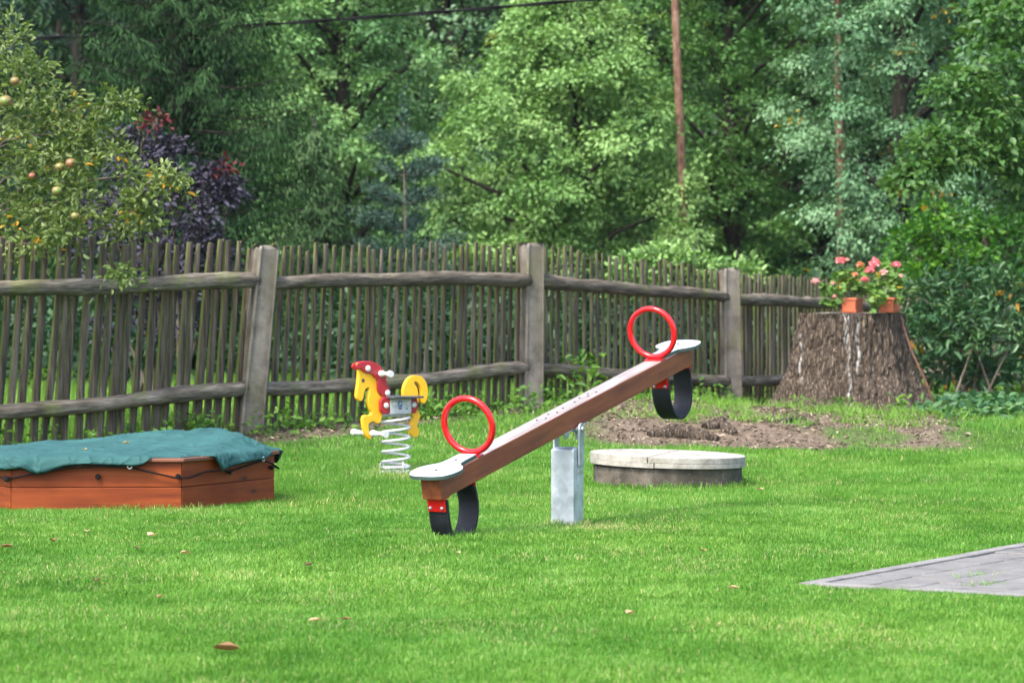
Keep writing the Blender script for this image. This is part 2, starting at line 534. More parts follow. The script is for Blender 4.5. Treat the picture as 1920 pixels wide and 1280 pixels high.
m, nt, b = new_mat('galvanised_steel', .45, metal=.75)
vo = N(nt, 'ShaderNodeTexVoronoi'); vo.inputs['Scale'].default_value = 22; L(nt, coords(nt), vo.inputs['Vector'])
n1 = noise(nt, coords(nt), 9, 4)
c = ramp(nt, math_(nt, 'ADD', math_(nt, 'MULTIPLY', n1, .8), math_(nt, 'MULTIPLY', vo.outputs['Color'], .2)), [(.3, (.34, .37, .41)), (.5, (.47, .50, .54)), (.7, (.6, .63, .66))])
L(nt, c, b.inputs['Base Color']); L(nt, ramp(nt, n1, [(.3, (.35,) * 3), (.7, (.6,) * 3)]), b.inputs['Roughness'])
MAT['zinc'] = m

# woven ground-cloth of the sandbox
m, nt, b = new_mat('tarp_fabric', .75, spec=.3)
n1 = noise(nt, coords(nt), 5, 5); n2 = noise(nt, coords(nt), 240, 2)
c = ramp(nt, n1, [(.3, (.007, .049, .047)), (.7, (.019, .083, .079))])
c = mixc(nt, ramp(nt, n2, [(.4, (.35,) * 3), (.6, (0,) * 3)]), c, (.034, .11, .108))
L(nt, c, b.inputs['Base Color'])
r1 = noise(nt, coords(nt, 'Object', (3.2, 3.2, 3.2)), 1.0, 3, .5); r2 = noise(nt, coords(nt, 'Object', (2.2, 6.5, 4)), 1.0, 2, .5)
def ridge(s): return math_(nt, 'POWER', math_(nt, 'SUBTRACT', 1.0, math_(nt, 'ABSOLUTE', math_(nt, 'MULTIPLY', math_(nt, 'SUBTRACT', s, .5), 3.2))), 6.0)
hh = math_(nt, 'ADD', math_(nt, 'ADD', math_(nt, 'MULTIPLY', ridge(r1), 3.0), math_(nt, 'MULTIPLY', ridge(r2), 3.0)), math_(nt, 'ADD', math_(nt, 'MULTIPLY', n1, 2.0), math_(nt, 'MULTIPLY', n2, .5)))
bump(nt, b, hh, .55, .007)
MAT['tarp'] = m

# bark of the stump, with dried white sap
m, nt, b = new_mat('stump_bark', .9, spec=.2)
v = coords(nt, 'Object', (17, 17, 2.6))
vo = N(nt, 'ShaderNodeTexVoronoi', feature='DISTANCE_TO_EDGE'); vo.inputs['Scale'].default_value = 2.6
nz = N(nt, 'ShaderNodeTexNoise'); nz.inputs['Scale'].default_value = 1.2; nz.inputs['Detail'].default_value = 5; L(nt, v, nz.inputs['Vector'])
vm = N(nt, 'ShaderNodeVectorMath', operation='ADD'); L(nt, v, vm.inputs[0]); L(nt, nz.outputs['Color'], vm.inputs[1]); L(nt, vm.outputs[0], vo.inputs['Vector'])
n1 = noise(nt, coords(nt, 'Object', (14, 14, 6)), 2.0, 7, .7)
plates = ramp(nt, vo.outputs['Distance'], [(.0, (0,) * 3), (.30, (1,) * 3)])
c = mixc(nt, plates, (.04, .029, .021), ramp(nt, n1, [(.3, (.085, .062, .044)), (.55, (.185, .145, .108)), (.75, (.30, .25, .20))]))
a1 = N(nt, 'ShaderNodeAttribute', attribute_name='sap')
f = math_(nt, 'MULTIPLY', a1.outputs['Fac'], ramp(nt, noise(nt, coords(nt, 'Object', (16, 16, 7)), 2.2, 4), [(.42, (0,) * 3), (.54, (1,) * 3)]))
c = mixc(nt, f, c, (.55, .55, .52))
L(nt, c, b.inputs['Base Color'])
bump(nt, b, math_(nt, 'ADD', plates, n1), .9, .018)
MAT['stump_bark'] = m
MAT['cut_wood'] = plain('cut_wood', (.40, .36, .30), .9, var=.3, scale=10)


def bark(name, lo, mid, hi, scale=(6, 6, 1.5)):
    m, nt, b = new_mat(name, .9, spec=.2)
    n1 = noise(nt, coords(nt, 'Object', scale, True), 2.5, 6, .7)
    L(nt, ramp(nt, n1, [(.3, lo), (.5, mid), (.72, hi)]), b.inputs['Base Color'])
    bump(nt, b, n1, .9, .03)
    return m


MAT['bark_dark'] = bark('dark_bark', (.012, .01, .008), (.03, .025, .02), (.07, .06, .05))
MAT['bark_pine'] = bark('pine_bark', (.06, .03, .02), (.19, .105, .07), (.34, .235, .175), (7, 7, 2.5))
MAT['bark_grey'] = bark('grey_branch_bark', (.05, .04, .03), (.12, .1, .075), (.22, .19, .15))
MAT['stick'] = bark('stick_bark', (.05, .025, .018), (.12, .06, .042), (.2, .12, .09), (20, 20, 3))

# foliage (rnd 1.0 is a yellowed leaf)
Y = (.42, .26, .03)
MAT['maple'] = leaf_mat('maple_foliage', [(0, (.09, .185, .05)), (.5, (.185, .315, .095)), (.94, (.29, .43, .155)), (.97, Y)], .2, patch=(.7, (.75, .85, .8)))
MAT['linden'] = leaf_mat('linden_foliage', [(0, (.07, .165, .055)), (.5, (.15, .28, .092)), (.94, (.26, .40, .15)), (.97, Y)], .2, patch=(.6, (.7, .85, .85)))
MAT['mid'] = leaf_mat('midgreen_foliage', [(0, (.045, .12, .03)), (.5, (.085, .195, .048)), (.94, (.16, .28, .07)), (.97, Y)], .2, patch=(.6, (.7, .8, .7)))
MAT['bluegreen'] = leaf_mat('bluegreen_foliage', [(0, (.06, .145, .065)), (.5, (.12, .23, .11)), (.94, (.21, .33, .165)), (.97, Y)], .2, patch=(.7, (.75, .85, .85)))
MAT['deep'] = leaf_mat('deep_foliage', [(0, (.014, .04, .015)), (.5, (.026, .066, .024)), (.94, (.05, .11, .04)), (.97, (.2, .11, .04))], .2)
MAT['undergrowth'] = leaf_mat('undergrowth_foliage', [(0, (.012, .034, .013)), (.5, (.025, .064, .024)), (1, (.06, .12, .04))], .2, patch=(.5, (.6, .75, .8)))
MAT['near_leaf'] = leaf_mat('lime_foliage', [(0, (.035, .095, .025)), (.5, (.06, .14, .034)), (.94, (.11, .20, .06)), (.97, Y)], .35, .38)
MAT['apple_leaf'] = leaf_mat('apple_foliage', [(0, (.045, .085, .022)), (.5, (.10, .15, .04)), (.93, (.21, .26, .10)), (.96, (.48, .27, .02))], .3, .42)
MAT['purple'] = leaf_mat('purple_foliage', [(0, (.022, .02, .032)), (.5, (.042, .038, .06)), (.93, (.085, .08, .115)), (.97, (.10, .012, .018))], .15, .55, spec=.2)
MAT['spruce'] = leaf_mat('spruce_needles', [(0, (.008, .026, .010)), (.5, (.018, .048, .017)), (1, (.042, .092, .028))], .1, .7, spec=.1)
MAT['spruce_light'] = leaf_mat('light_spruce_needles', [(0, (.025, .07, .02)), (.5, (.05, .115, .035)), (1, (.10, .18, .055))], .12, .55)
MAT['pine'] = leaf_mat('pine_needles', [(0, (.03, .07, .052)), (.5, (.055, .11, .082)), (1, (.10, .165, .12))], .1, .55)
MAT['rhodo'] = leaf_mat('rhododendron_foliage', [(0, (.03, .085, .04)), (.5, (.055, .13, .055)), (.93, (.11, .19, .07)), (.97, (.4, .22, .03))], .2, .33)
MAT['bright_shrub'] = leaf_mat('bright_shrub_foliage', [(0, (.03, .10, .02)), (.5, (.05, .15, .025)), (1, (.13, .27, .02))], .35, .38)
MAT['cover'] = leaf_mat('ground_cover_foliage', [(0, (.025, .075, .03)), (.5, (.045, .12, .045)), (1, (.09, .18, .06))], .25, .42)
MAT['weed'] = leaf_mat('weed_foliage', [(0, (.04, .11, .015)), (.5, (.07, .17, .025)), (1, (.14, .26, .03))], .35, .5)
MAT['geranium'] = leaf_mat('geranium_foliage', [(0, (.05, .12, .02)), (.5, (.10, .20, .035)), (.9, (.18, .28, .06)), (.97, (.5, .33, .03))], .3, .5)
MAT['petal_pink'] = leaf_mat('pink_petals', [(0, (.62, .07, .11)), (.5, (.72, .16, .20)), (1, (.80, .38, .40))], .3, .6)
MAT['petal_orange'] = leaf_mat('orange_petals', [(0, (.55, .16, .06)), (.5, (.65, .26, .14)), (1, (.74, .42, .30))], .3, .6)
MAT['petal_pale'] = leaf_mat('pale_pink_petals', [(0, (.70, .25, .26)), (.5, (.76, .36, .36)), (1, (.82, .52, .50))], .3, .6)
MAT['stem'] = plain('green_stem', (.12, .17, .05), .6)
MAT['dry_leaf'] = leaf_mat('dry_leaf', [(0, (.10, .05, .03)), (.5, (.28, .15, .07)), (1, (.55, .42, .26))], .15, .7)
MAT['litter'] = leaf_mat('needle_litter', [(0, (.045, .031, .02)), (.5, (.16, .12, .082)), (1, (.38, .31, .23))], .0, .9)

# apples: green turning red on one side
m, nt, b = new_mat('apple_skin', .35)
n1 = noise(nt, coords(nt, 'Object', (12, 12, 12), True), 1.0, 3)
L(nt, ramp(nt, n1, [(.4, (.14, .18, .04)), (.62, (.25, .095, .05))]), b.inputs['Base Color'])
MAT['apple_skin'] = m

# lawn blades
m = leaf_mat('lawn_blades', [(0, (.048, .145, .013)), (.45, (.098, .245, .026)), (.8, (.165, .335, .06)), (.93, (.27, .41, .13)), (1, (.42, .40, .19))], .3, .5)
nt = m.node_tree; b = nt.nodes['Principled BSDF']
src = b.inputs['Base Color'].links[0].from_socket
n1 = noise(nt, coords(nt), .55, 4); n2 = noise(nt, coords(nt), 5.0, 3)
f = ramp(nt, math_(nt, 'ADD', math_(nt, 'MULTIPLY', n1, .6), math_(nt, 'MULTIPLY', n2, .4)), [(.38, (0,) * 3), (.62, (1,) * 3)])
c = mixc(nt, f, mixc(nt, 1.0, src, (.72, .85, .74), 'MULTIPLY'), mixc(nt, 1.0, src, (1.34, 1.15, 1.2), 'MULTIPLY'))
L(nt, c, b.inputs['Base Color'])
MAT['lawn'] = m
MAT['meadow'] = leaf_mat('meadow_blades', [(0, (.055, .15, .012)), (.5, (.12, .26, .03)), (1, (.24, .38, .08))], .35, .55)

# ground sheet: turf soil, litter and forest floor by attribute
m, nt, b = new_mat('ground_soil', .95, spec=.15)
a1 = N(nt, 'ShaderNodeAttribute', attribute_name='soil'); a2 = N(nt, 'ShaderNodeAttribute', attribute_name='forest')
n1 = noise(nt, coords(nt), 14, 6, .7); n2 = noise(nt, coords(nt), 70, 3, .7)
turf = ramp(nt, n1, [(.3, (.03, .075, .01)), (.7, (.07, .14, .02))])
lit = ramp(nt, math_(nt, 'ADD', math_(nt, 'MULTIPLY', n1, .5), math_(nt, 'MULTIPLY', n2, .5)), [(.3, (.055, .039, .027)), (.5, (.155, .115, .082)), (.7, (.29, .23, .175))])
fl = ramp(nt, n1, [(.3, (.012, .02, .008)), (.7, (.035, .045, .015))])
c = mixc(nt, a1.outputs['Fac'], turf, lit); c = mixc(nt, a2.outputs['Fac'], c, fl)
L(nt, c, b.inputs['Base Color']); bump(nt, b, math_(nt, 'ADD', n1, n2), .8, .03)
MAT['ground'] = m

# ------------------------------------------------------------------ ground sheet
def axis_pts(lo, hi, step, far, grow=1.25):
    a = list(np.arange(lo, hi + 1e-6, step)); s = step
    while a[-1] < far: s *= grow; a.append(a[-1] + s)
    s = step; b_ = [lo]
    while b_[-1] > -far: s *= grow; b_.append(b_[-1] - s)
    return np.array(b_[:0:-1] + a)


gx = axis_pts(-7, 8, .12, 260); gy = axis_pts(7, 36, .12, 260)
XX, YY = np.meshgrid(gx, gy); ZZ = gz(XX, YY)
ZZ = np.where(np.hypot(XX, YY) > 140, np.minimum(ZZ, 30), ZZ)
nx, ny = len(gx), len(gy)
idx = np.arange(nx * ny).reshape(ny, nx)
Fq = np.stack([idx[:-1, :-1], idx[:-1, 1:], idx[1:, 1:], idx[1:, :-1]], -1).reshape(-1, 4)
fdg = fence_dist(XX, YY)
np_mesh('ground', np.stack([XX, YY, ZZ], -1).reshape(-1, 3), Fq, MAT['ground'],
        rnd={'soil': soil_mask(XX, YY).ravel(), 'forest': (sstep(9, 14, fdg)).ravel()}, kind='structure', smooth=True)


# ------------------------------------------------------------------ lawn
PAVE_C = Vector((1.237, 11.98)); PAVE_A = Vector((.8325, -.554)); PAVE_B = Vector((.554, .8325))   # corner and its two edges


def in_pave(x, y):
    u = (x - PAVE_C.x) * PAVE_A.x + (y - PAVE_C.y) * PAVE_A.y
    v = (x - PAVE_C.x) * PAVE_B.x + (y - PAVE_C.y) * PAVE_B.y
    return (u > .0) & (v > .0) & (u < 3.65) & (v < 4.25)


def blades(rg, n, x0, x1, y0, y1, hmin, hmax, w, test, lean=.45, seg2=True, rshift=0.0, xy=None):
    if xy is None:
        y = rg.uniform(y0, y1, n)
        half = (np.abs(y) * .185 + 1.3)
        x = rg.uniform(-1, 1, n) * half
        keep = (x > x0) & (x < x1) & test(x, y)
        x, y = x[keep], y[keep]
    else: x, y = xy
    n = len(x)
    z = gz(x, y) - .004
    patch = fbm(x * 1.1, y * 1.1, 41); fine = fbm(x * 5, y * 5, 43)
    h = rg.uniform(hmin, hmax, n) * (.65 + .7 * fine)
    a = rg.uniform(0, 2 * np.pi, n)
    ln = lean * rg.uniform(.2, 1.3, n)
    dx, dy = np.cos(a) * ln, np.sin(a) * ln
    fa = rg.uniform(0, 2 * np.pi, n); wx, wy = np.cos(fa) * w * .5, np.sin(fa) * w * .5
    B = np.stack([x, y, z], 1); Wv = np.stack([wx, wy, wx * 0], 1)
    M1 = B + np.stack([dx * h * .35, dy * h * .35, h * .6], 1)
    T = B + np.stack([dx * h, dy * h, h * (1 - .3 * ln)], 1)
    r = np.clip(.42 + (patch - .5) * .5 + (fine - .5) * .6 + rg.normal(size=n) * .20 + rshift, 0, .93)
    straw = rg.random(n) < .018 + .09 * sstep(.52, .7, fbm(x * 2.2, y * 2.2, 77)) + .45 * np.exp(-(((x - .42) / .3) ** 2 + ((y - 15.05) / .35) ** 2)) + .4 * np.exp(-(((x + .7) / .35) ** 2 + ((y - 19.8) / .4) ** 2))
    r = np.where(straw, 1.0, r)
    if seg2:
        V = np.stack([B - Wv, B + Wv, M1 + Wv * .75, M1 - Wv * .75, T], 1).reshape(-1, 3)
        b0 = (np.arange(n) * 5)[:, None]
        Fs = np.concatenate([b0 + np.array([[0, 1, 2]]), b0 + np.array([[0, 2, 3]]), b0 + np.array([[3, 2, 4]])])
        return V, Fs, np.repeat(r, 5)
    V = np.stack([B - Wv, B + Wv, T], 1).reshape(-1, 3)
    return V, (np.arange(n) * 3)[:, None] + np.array([[0, 1, 2]]), np.repeat(r, 3)


def join(parts):
    Vs, Fs, Rs = [], [], []; o = 0
    for V, Fc, r in parts: Vs.append(V); Fs.append(Fc + o); Rs.append(r); o += len(V)
    return np.concatenate(Vs), np.concatenate(Fs), np.concatenate(Rs)


SAND_C = None


def lawn_test(x, y):
    s = soil_mask(x, y)
    ok = (fence_dist(x, y) < -.05) & ~in_pave(x, y)
    ok &= rng.random(len(x)) > s * 1.7
    ok &= ~(((x - 1.06) / .5) ** 2 + ((y - 18.87) / .5) ** 2 < 1)
    ok &= rng.random(len(x)) > .8 * np.exp(-(((x + .83) / .25) ** 2 + ((y - 19.95) / .25) ** 2))
    return ok


lp = [blades(rng, 460000, -9, 9, 8.0, 11.5, .018, .038, .0034, lawn_test),
      blades(rng, 560000, -9, 9, 11.3, 16.5, .019, .039, .0042, lawn_test),
      blades(rng, 420000, -9, 9, 16.3, 21.5, .020, .042, .0062, lawn_test, seg2=False),
      blades(rng, 200000, -9, 9, 21.2, 33, .025, .055, .0085, lawn_test, seg2=False)]
# untrimmed grass where the mower does not reach
def around(pts, per_m, wd):
    P = np.array(list(pts) + [pts[0]], float); xs, ys = [], []
    for p, q in zip(P[:-1], P[1:]):
        m_ = int(np.hypot(*(q - p)) * per_m); t = rng.random(m_)[:, None]; e = p + (q - p) * t
        nn = np.array([(q - p)[1], -(q - p)[0]]) / max(np.hypot(*(q - p)), 1e-6)
        e = e + nn * np.abs(rng.normal(size=(m_, 1))) * wd; xs.append(e[:, 0]); ys.append(e[:, 1])
    return np.concatenate(xs), np.concatenate(ys)


circ = lambda cx, cy, r_: [(cx + r_ * math.cos(t), cy + r_ * math.sin(t)) for t in [2 * math.pi * i / 40 for i in range(40)]]
hexc = [(-1.467 + 1.03 * math.cos(R(2 - 60) + k_ * math.pi / 3) - 1.03 * .5, 17.43 + 1.03 * math.sin(R(2 - 60) + k_ * math.pi / 3)) for k_ in range(6)]
for pts, pm_, wd, h0, h1 in ((circ(1.06, 18.87, .51), 650, .03, .03, .075), (circ(.31, 15.2, .085), 900, .03, .03, .07), (hexc, 500, .03, .03, .07), (circ(-.3, 14.08, .10), 420, .06, .03, .06), (circ(-.838, 20.0, .12), 500, .05, .03, .07)):
    lp.append(blades(rng, 0, 0, 0, 0, 0, h0, h1, .0045, None, .5, xy=around(pts, pm_, wd)))
V, Fc, r = join(lp)
lawn = np_mesh('lawn_grass', V, Fc, MAT['lawn'], rnd={'rnd': r}, kind='stuff')
tag(lawn, 'short bright green mown lawn grass around the playground equipment', 'grass')


def meadow_test(x, y): return (fence_dist(x, y) > .05) & (fence_dist(x, y) < 13)


V, Fc, r = join([blades(rng, 130000, -12, 12, 19.5, 45, .08, .24, .016, meadow_test, .6, False, .1)])
o = np_mesh('meadow_grass', V, Fc, MAT['meadow'], rnd={'rnd': r}, kind='stuff')
tag(o, 'long unmown grass growing behind the picket fence', 'grass')

# litter of needles and bark chips on the bare soil
n = 90000
x = rng.uniform(-6, 7, n); y = rng.uniform(19, 33, n)
k = (rng.random(n) < soil_mask(x, y)) & (fence_dist(x, y) < .2) & (np.abs(x) < y * .185 + .4)
x, y = x[k], y[k]; n = len(x)
C = np.stack([x, y, gz(x, y) + rng.uniform(.002, .02, n)], 1)
A = rng.normal(size=(n, 3)) * np.array([1, 1, .25]); Nn = rng.normal(size=(n, 3)) * .5 + np.array([0, 0, 1])
V, Fc, li = leaf_geo(C, A, Nn, rng.uniform(.02, .06, n), .32)
o = np_mesh('needle_litter', V, Fc, MAT['litter'], rnd={'rnd': rng.random(n)[li]}, kind='stuff')
tag(o, 'pale brown needle and bark litter on bare soil around the stump', 'litter')

# weeds along the fence foot and tufts on the soil
def weed_patch(n, cen, sx, sy, hgt, leaf):
    x = cen[0] + rng.normal(size=n) * sx; y = cen[1] + rng.normal(size=n) * sy
    z = gz(x, y) + rng.uniform(0, hgt, n) * np.exp(-((x - cen[0]) / (1.5 * sx)) ** 2)
    return np.stack([x, y, z], 1)


Cs = []
for i in range(150):
    j = rng.integers(1, len(FENCE) - 2); t = rng.random()
    p = np.array(FENCE[j]) * (1 - t) + np.array(FENCE[j + 1]) * t
    off = rng.normal() * .25 - (.05 if i % 3 else -.5)
    d = np.array(FENCE[j + 1]) - np.array(FENCE[j]); d = d / np.linalg.norm(d)
    p = p + np.array([-d[1], d[0]]) * off
    Cs.append(weed_patch(rng.integers(25, 90), p, .13, .13, rng.uniform(.05, .3), .05))
C = np.concatenate(Cs); n = len(C)
V, Fc, li = leaf_geo(C, rng.normal(size=(n, 3)) * np.array([1, 1, .5]), rng.normal(size=(n, 3)) * .5 + np.array([0, -.2, 1]), rng.uniform(.03, .085, n), .6)
o = np_mesh('weeds', V, Fc, MAT['weed'], rnd={'rnd': rng.random(n)[li]}, kind='stuff')
tag(o, 'low leafy weeds growing along the foot of the picket fence', 'weeds')
parts = []
for i in range(64):
    cx, cy = rng.uniform(.3, 5.3), rng.uniform(22.6, 26.5)
    if fence_dist(cx, cy) > -.2: continue
    m_ = rng.integers(40, 170)
    x = cx + rng.normal(size=m_) * .10; y = cy + rng.normal(size=m_) * .10
    a = rng.uniform(0, 6.28, m_); h = rng.uniform(.05, .13, m_); ln = rng.uniform(.2, 1, m_)
    B = np.stack([x, y, gz(x, y) - .01], 1); fa = rng.uniform(0, 6.28, m_); W = np.stack([np.cos(fa), np.sin(fa), fa * 0], 1) * .005
    T = B + np.stack([np.cos(a) * ln * h, np.sin(a) * ln * h, h], 1)
    parts.append((np.stack([B - W, B + W, T], 1).reshape(-1, 3), (np.arange(m_) * 3)[:, None] + np.array([[0, 1, 2]]), np.repeat(np.clip(.6 + rng.normal(size=m_) * .2, 0, .95), 3)))
V, Fc, r = join(parts)
o = np_mesh('grass_tufts', V, Fc, MAT['meadow'], rnd={'rnd': r}, kind='stuff')
tag(o, 'scattered grass tufts on the bare mound in front of the stump', 'grass')

# ------------------------------------------------------------------ paving
def pv(u, v, z): return Vector((PAVE_C.x + PAVE_A.x * u + PAVE_B.x * v, PAVE_C.y + PAVE_A.y * u + PAVE_B.y * v, z))


pm = MB(); g = .006
k = 0
for iu in range(17):
    a = .075 + iu * .2012; b_ = a + .2
    v0 = .085 - (.15 if iu % 2 else 0)
    while v0 < 4.1:
        lo_, hi_ = max(v0, .085), v0 + .3
        if hi_ - lo_ > .04:
            z = .016 + random.uniform(-.003, .003)
            q = [pv(a + g / 2, lo_ + g / 2, 0), pv(b_ - g / 2, lo_ + g / 2, 0), pv(b_ - g / 2, hi_ - g / 2, 0), pv(a + g / 2, hi_ - g / 2, 0)]
            top = [Vector((p.x, p.y, float(gz(p.x, p.y)) + z + random.uniform(-.001, .001))) for p in q]
            bot = [Vector((p.x, p.y, -.06)) for p in q]
            pm.add(bot + top, [(4, 5, 6, 7), (0, 1, 5, 4), (1, 2, 6, 5), (2, 3, 7, 6), (3, 0, 4, 7)])
        v0 += .3012
o = pm.build('paving', MAT['paver'], bevel=.004, seg=1); o['kind'] = 'structure'
km = MB()
for s0 in np.arange(0, 3.3, .5):
    for kind in (0, 1):
        if kind == 0: lo, hi = (0.0, s0 + .003), (.07, s0 + .497)
        else: lo, hi = (s0 + .075, 0.0), (s0 + .572, .08)
        q = [pv(lo[0], lo[1], 0), pv(hi[0], lo[1], 0), pv(hi[0], hi[1], 0), pv(lo[0], hi[1], 0)]
        top = [Vector((p.x, p.y, float(gz(p.x, p.y)) + .024)) for p in q]; bot = [Vector((p.x, p.y, -.06)) for p in q]
        km.add(bot + top, [(4, 5, 6, 7), (0, 1, 5, 4), (1, 2, 6, 5), (2, 3, 7, 6), (3, 0, 4, 7)])
o = km.build('paving_kerb', MAT['kerb'], bevel=.005, seg=2); o['kind'] = 'structure'
# grass in the joints of the paving
parts = []
for i in range(16):
    u, v = .075 + .2012 * rng.integers(2, 7), rng.uniform(.2, 1.6)
    p = pv(u, v, 0); m_ = rng.integers(15, 60)
    x = p.x + rng.normal(size=m_) * .04; y = p.y + rng.normal(size=m_) * .015
    B = np.stack([x, y, gz(x, y) + .008], 1); fa = rng.uniform(0, 6.28, m_); W = np.stack([np.cos(fa), np.sin(fa), fa * 0], 1) * .0025
    h = rng.uniform(.01, .035, m_); T = B + np.stack([np.cos(fa * 3) * h * .8, np.sin(fa * 3) * h * .8, h], 1)
    parts.append((np.stack([B - W, B + W, T], 1).reshape(-1, 3), (np.arange(m_) * 3)[:, None] + np.array([[0, 1, 2]]), np.repeat(np.clip(.6 + rng.normal(size=m_) * .2, 0, 1), 3)))
V, Fc, r = join(parts)
o = np_mesh('joint_grass', V, Fc, MAT['lawn'], rnd={'rnd': r}, kind='stuff')
tag(o, 'tiny grass sprouting from the joints of the grey paving', 'grass')
# ------------------------------------------------------------------ picket fence
f0 = FENCE[2]
fence = thing('picket_fence', (f0[0], f0[1], float(gz(*f0))), 'weathered grey picket fence with round log rails and concrete posts', 'fence')
FO = fence.location.copy()
PT = {1: (1.24 + .33, .02), 2: (1.72, .09), 3: (1.81, .03), 4: (1.625, .0), 5: (1.62, 0), 6: (1.62, 0)}     # post top height, lean
RAILZ = {0: (1.345, .46), 1: (1.345, .48), 2: (1.426, .548), 3: (1.479, .66), 4: (1.315, .475), 5: (1.22, .42), 6: (1.2, .4), 7: (1.2, .4)}
RAILZ[1] = (1.335, .402)
RAILZ[0] = (1.33, .38)
PTOP = {0: 1.72, 1: 1.76, 2: 1.725, 3: 1.80, 4: 1.60, 5: 1.50, 6: 1.5, 7: 1.5}
lean_of = {1: .10, 2: .10, 3: .015, 4: -.01, 5: 0, 6: 0}
hw = .108


def post_dirs(i):
    a = Vector(FENCE[i - 1]); b_ = Vector(FENCE[min(i + 1, len(FENCE) - 1)])
    d = (b_ - a).normalized(); return d, Vector((-d.y, d.x))


POSTX = {}
for i in range(1, 7):
    x, y = FENCE[i]; zt = PT[i][0]; zb = float(gz(x, y)) - .2
    d, nrm = post_dirs(i)
    if i in (2, 3): d = Vector((math.cos(R(28)), math.sin(R(28))))
    if i == 4: d = Vector((math.cos(R(24)), math.sin(R(24))))
    nrm = Vector((-d.y, d.x)); mb = MB(); ln = lean_of[i]
    q = []
    prof = [(zb, 1.0), (zt - .03, .88), (zt, .76)]
    ch = .022
    for z, s in prof:
        w = hw * s; cx = x + ln * (z - 1.0) * 1.0; ring = []
        for (su, sv) in ((-1, -1), (1, -1), (1, 1), (-1, 1)):
            for (eu, ev) in (((w - ch), w), (w, (w - ch))) if su * sv > 0 else ((w, (w - ch)), ((w - ch), w)):
                p = d * (su * eu) + nrm * (sv * ev)
                ring.append((cx + p.x, y + p.y, z))
        q.append(ring)
    n8 = 8
    vs = [p for r_ in q for p in r_]
    fs = [(a * n8 + j, a * n8 + (j + 1) % n8, (a + 1) * n8 + (j + 1) % n8, (a + 1) * n8 + j) for a in range(2) for j in range(n8)]
    fs += [list(range(2 * n8, 3 * n8))]
    mb.add(vs, fs)
    o = mb.build('post', MAT['post'], fence, FO, bevel=.006)
    # the wire loops that hold the rails
    for rz in RAILZ[i]:
        w = hw * 1.02; cx = x + ln * (rz - 1.0)
        path = []
        for (su, sv) in ((-1, -1), (1, -1), (1, 1), (-1, 1)):
            p = d * (su * w) + nrm * (sv * w); path.append((cx + p.x, y + p.y, rz + .03 * su))
        m2 = MB(); m2.tube(path, .006, 6, closed=True); m2.build('wire_loop', MAT['black'], o)

# rails: log poles, a little crooked
for i in range(0, 7):
    (x0, y0), (x1, y1) = FENCE[i], FENCE[i + 1]
    for lev in (0, 1):
        z0, z1 = RAILZ[i][lev], RAILZ[i + 1][lev]
        l0, l1 = lean_of.get(i, 0), lean_of.get(i + 1, 0)
        a = Vector((x0 + l0 * (z0 - 1), y0, z0)); b_ = Vector((x1 + l1 * (z1 - 1), y1, z1))
        dirv = (b_ - a).normalized(); Lr = (b_ - a).length
        a = a + dirv * .07; b_ = b_ - dirv * .07
        path, rad = [], []
        r0, r1 = random.choice([(.062, .072), (.072, .06)]) if lev == 0 else (.062, .068)
        ph = random.uniform(0, 6)
        NK = 44; kn = [(random.random(), random.uniform(.05, .13)) for _ in range(5)]
        for k in range(NK + 1):
            t = k / NK; p = a.lerp(b_, t)
            p.z += .013 * math.sin(t * 5 + ph) + .006 * math.sin(t * 13 + ph) - (.02 * math.sin(t * math.pi) if lev == 1 else 0)
            path.append(p); rad.append((r0 * (1 - t) + r1 * t) * .92 * (1 + .06 * math.sin(t * 17 + ph * 2) + .03 * math.sin(t * 61 + ph) + sum(h_ * math.exp(-((t - c_) / .012) ** 2) for c_, h_ in kn)))
        # built along local X so that the grain follows the pole
        mid = a.lerp(b_, .5)
        rot = dirv.to_track_quat('X', 'Z').to_matrix().to_4x4(); inv = (Matrix.Translation(mid) @ rot).inverted()
        mb = MB(); mb.tube([inv @ p for p in path], rad, 14)
        mb.v = [(q[0], q[1] * (1 + .10 * (fbm(q[0] * 2.5 + 9 * i, math.atan2(q[1], q[2]) * 1.5, 31 + lev) - .5)) + random.gauss(0, .0016), q[2] * (1 + .10 * (fbm(q[0] * 2.5 + 9 * i, math.atan2(q[1], q[2]) * 1.5, 57 + lev) - .5)) + random.gauss(0, .0016)) for q in mb.v]
        o = mb.build('rail', MAT['rail'], fence); o.matrix_local = Matrix.Translation(-FO) @ Matrix.Translation(mid) @ rot

# pickets: split poles nailed behind the rails
PK = []
for i in range(0, 7):
    (x0, y0), (x1, y1) = FENCE[i], FENCE[i + 1]
    Lb = math.hypot(x1 - x0, y1 - y0); step = {0: .11, 1: .11, 2: .108, 3: .115, 4: .12, 5: .12, 6: .12}[i]
    n = int(round(Lb / step)); d = Vector((x1 - x0, y1 - y0)) / Lb; nr = Vector((-d.y, d.x))
    for k in range(n):
        t = (k + .5 + random.uniform(-.13, .13)) / n
        l0, l1 = lean_of.get(i, 0), lean_of.get(i + 1, 0); lean = l0 * (1 - t) + l1 * t + random.gauss(0, .013)
        px_, py_ = x0 + (x1 - x0) * t + nr.x * .115, y0 + (y1 - y0) * t + nr.y * .115
        ztop = PTOP[i] * (1 - t) + PTOP[i + 1] * t + random.gauss(0, .022)
        PK.append((i, px_, py_, d, nr, lean, ztop, random.uniform(.066, .092) if i < 2 else random.uniform(.052, .078)))
shown = sorted([p for p in PK if abs(p[1]) < p[2] * .1846 + .05 and not (p[1] > 2.6 and p[2] > 30.2)], key=lambda p: p[2])[:100]
shown_ids = set(id(p) for p in shown)
rest = MB()


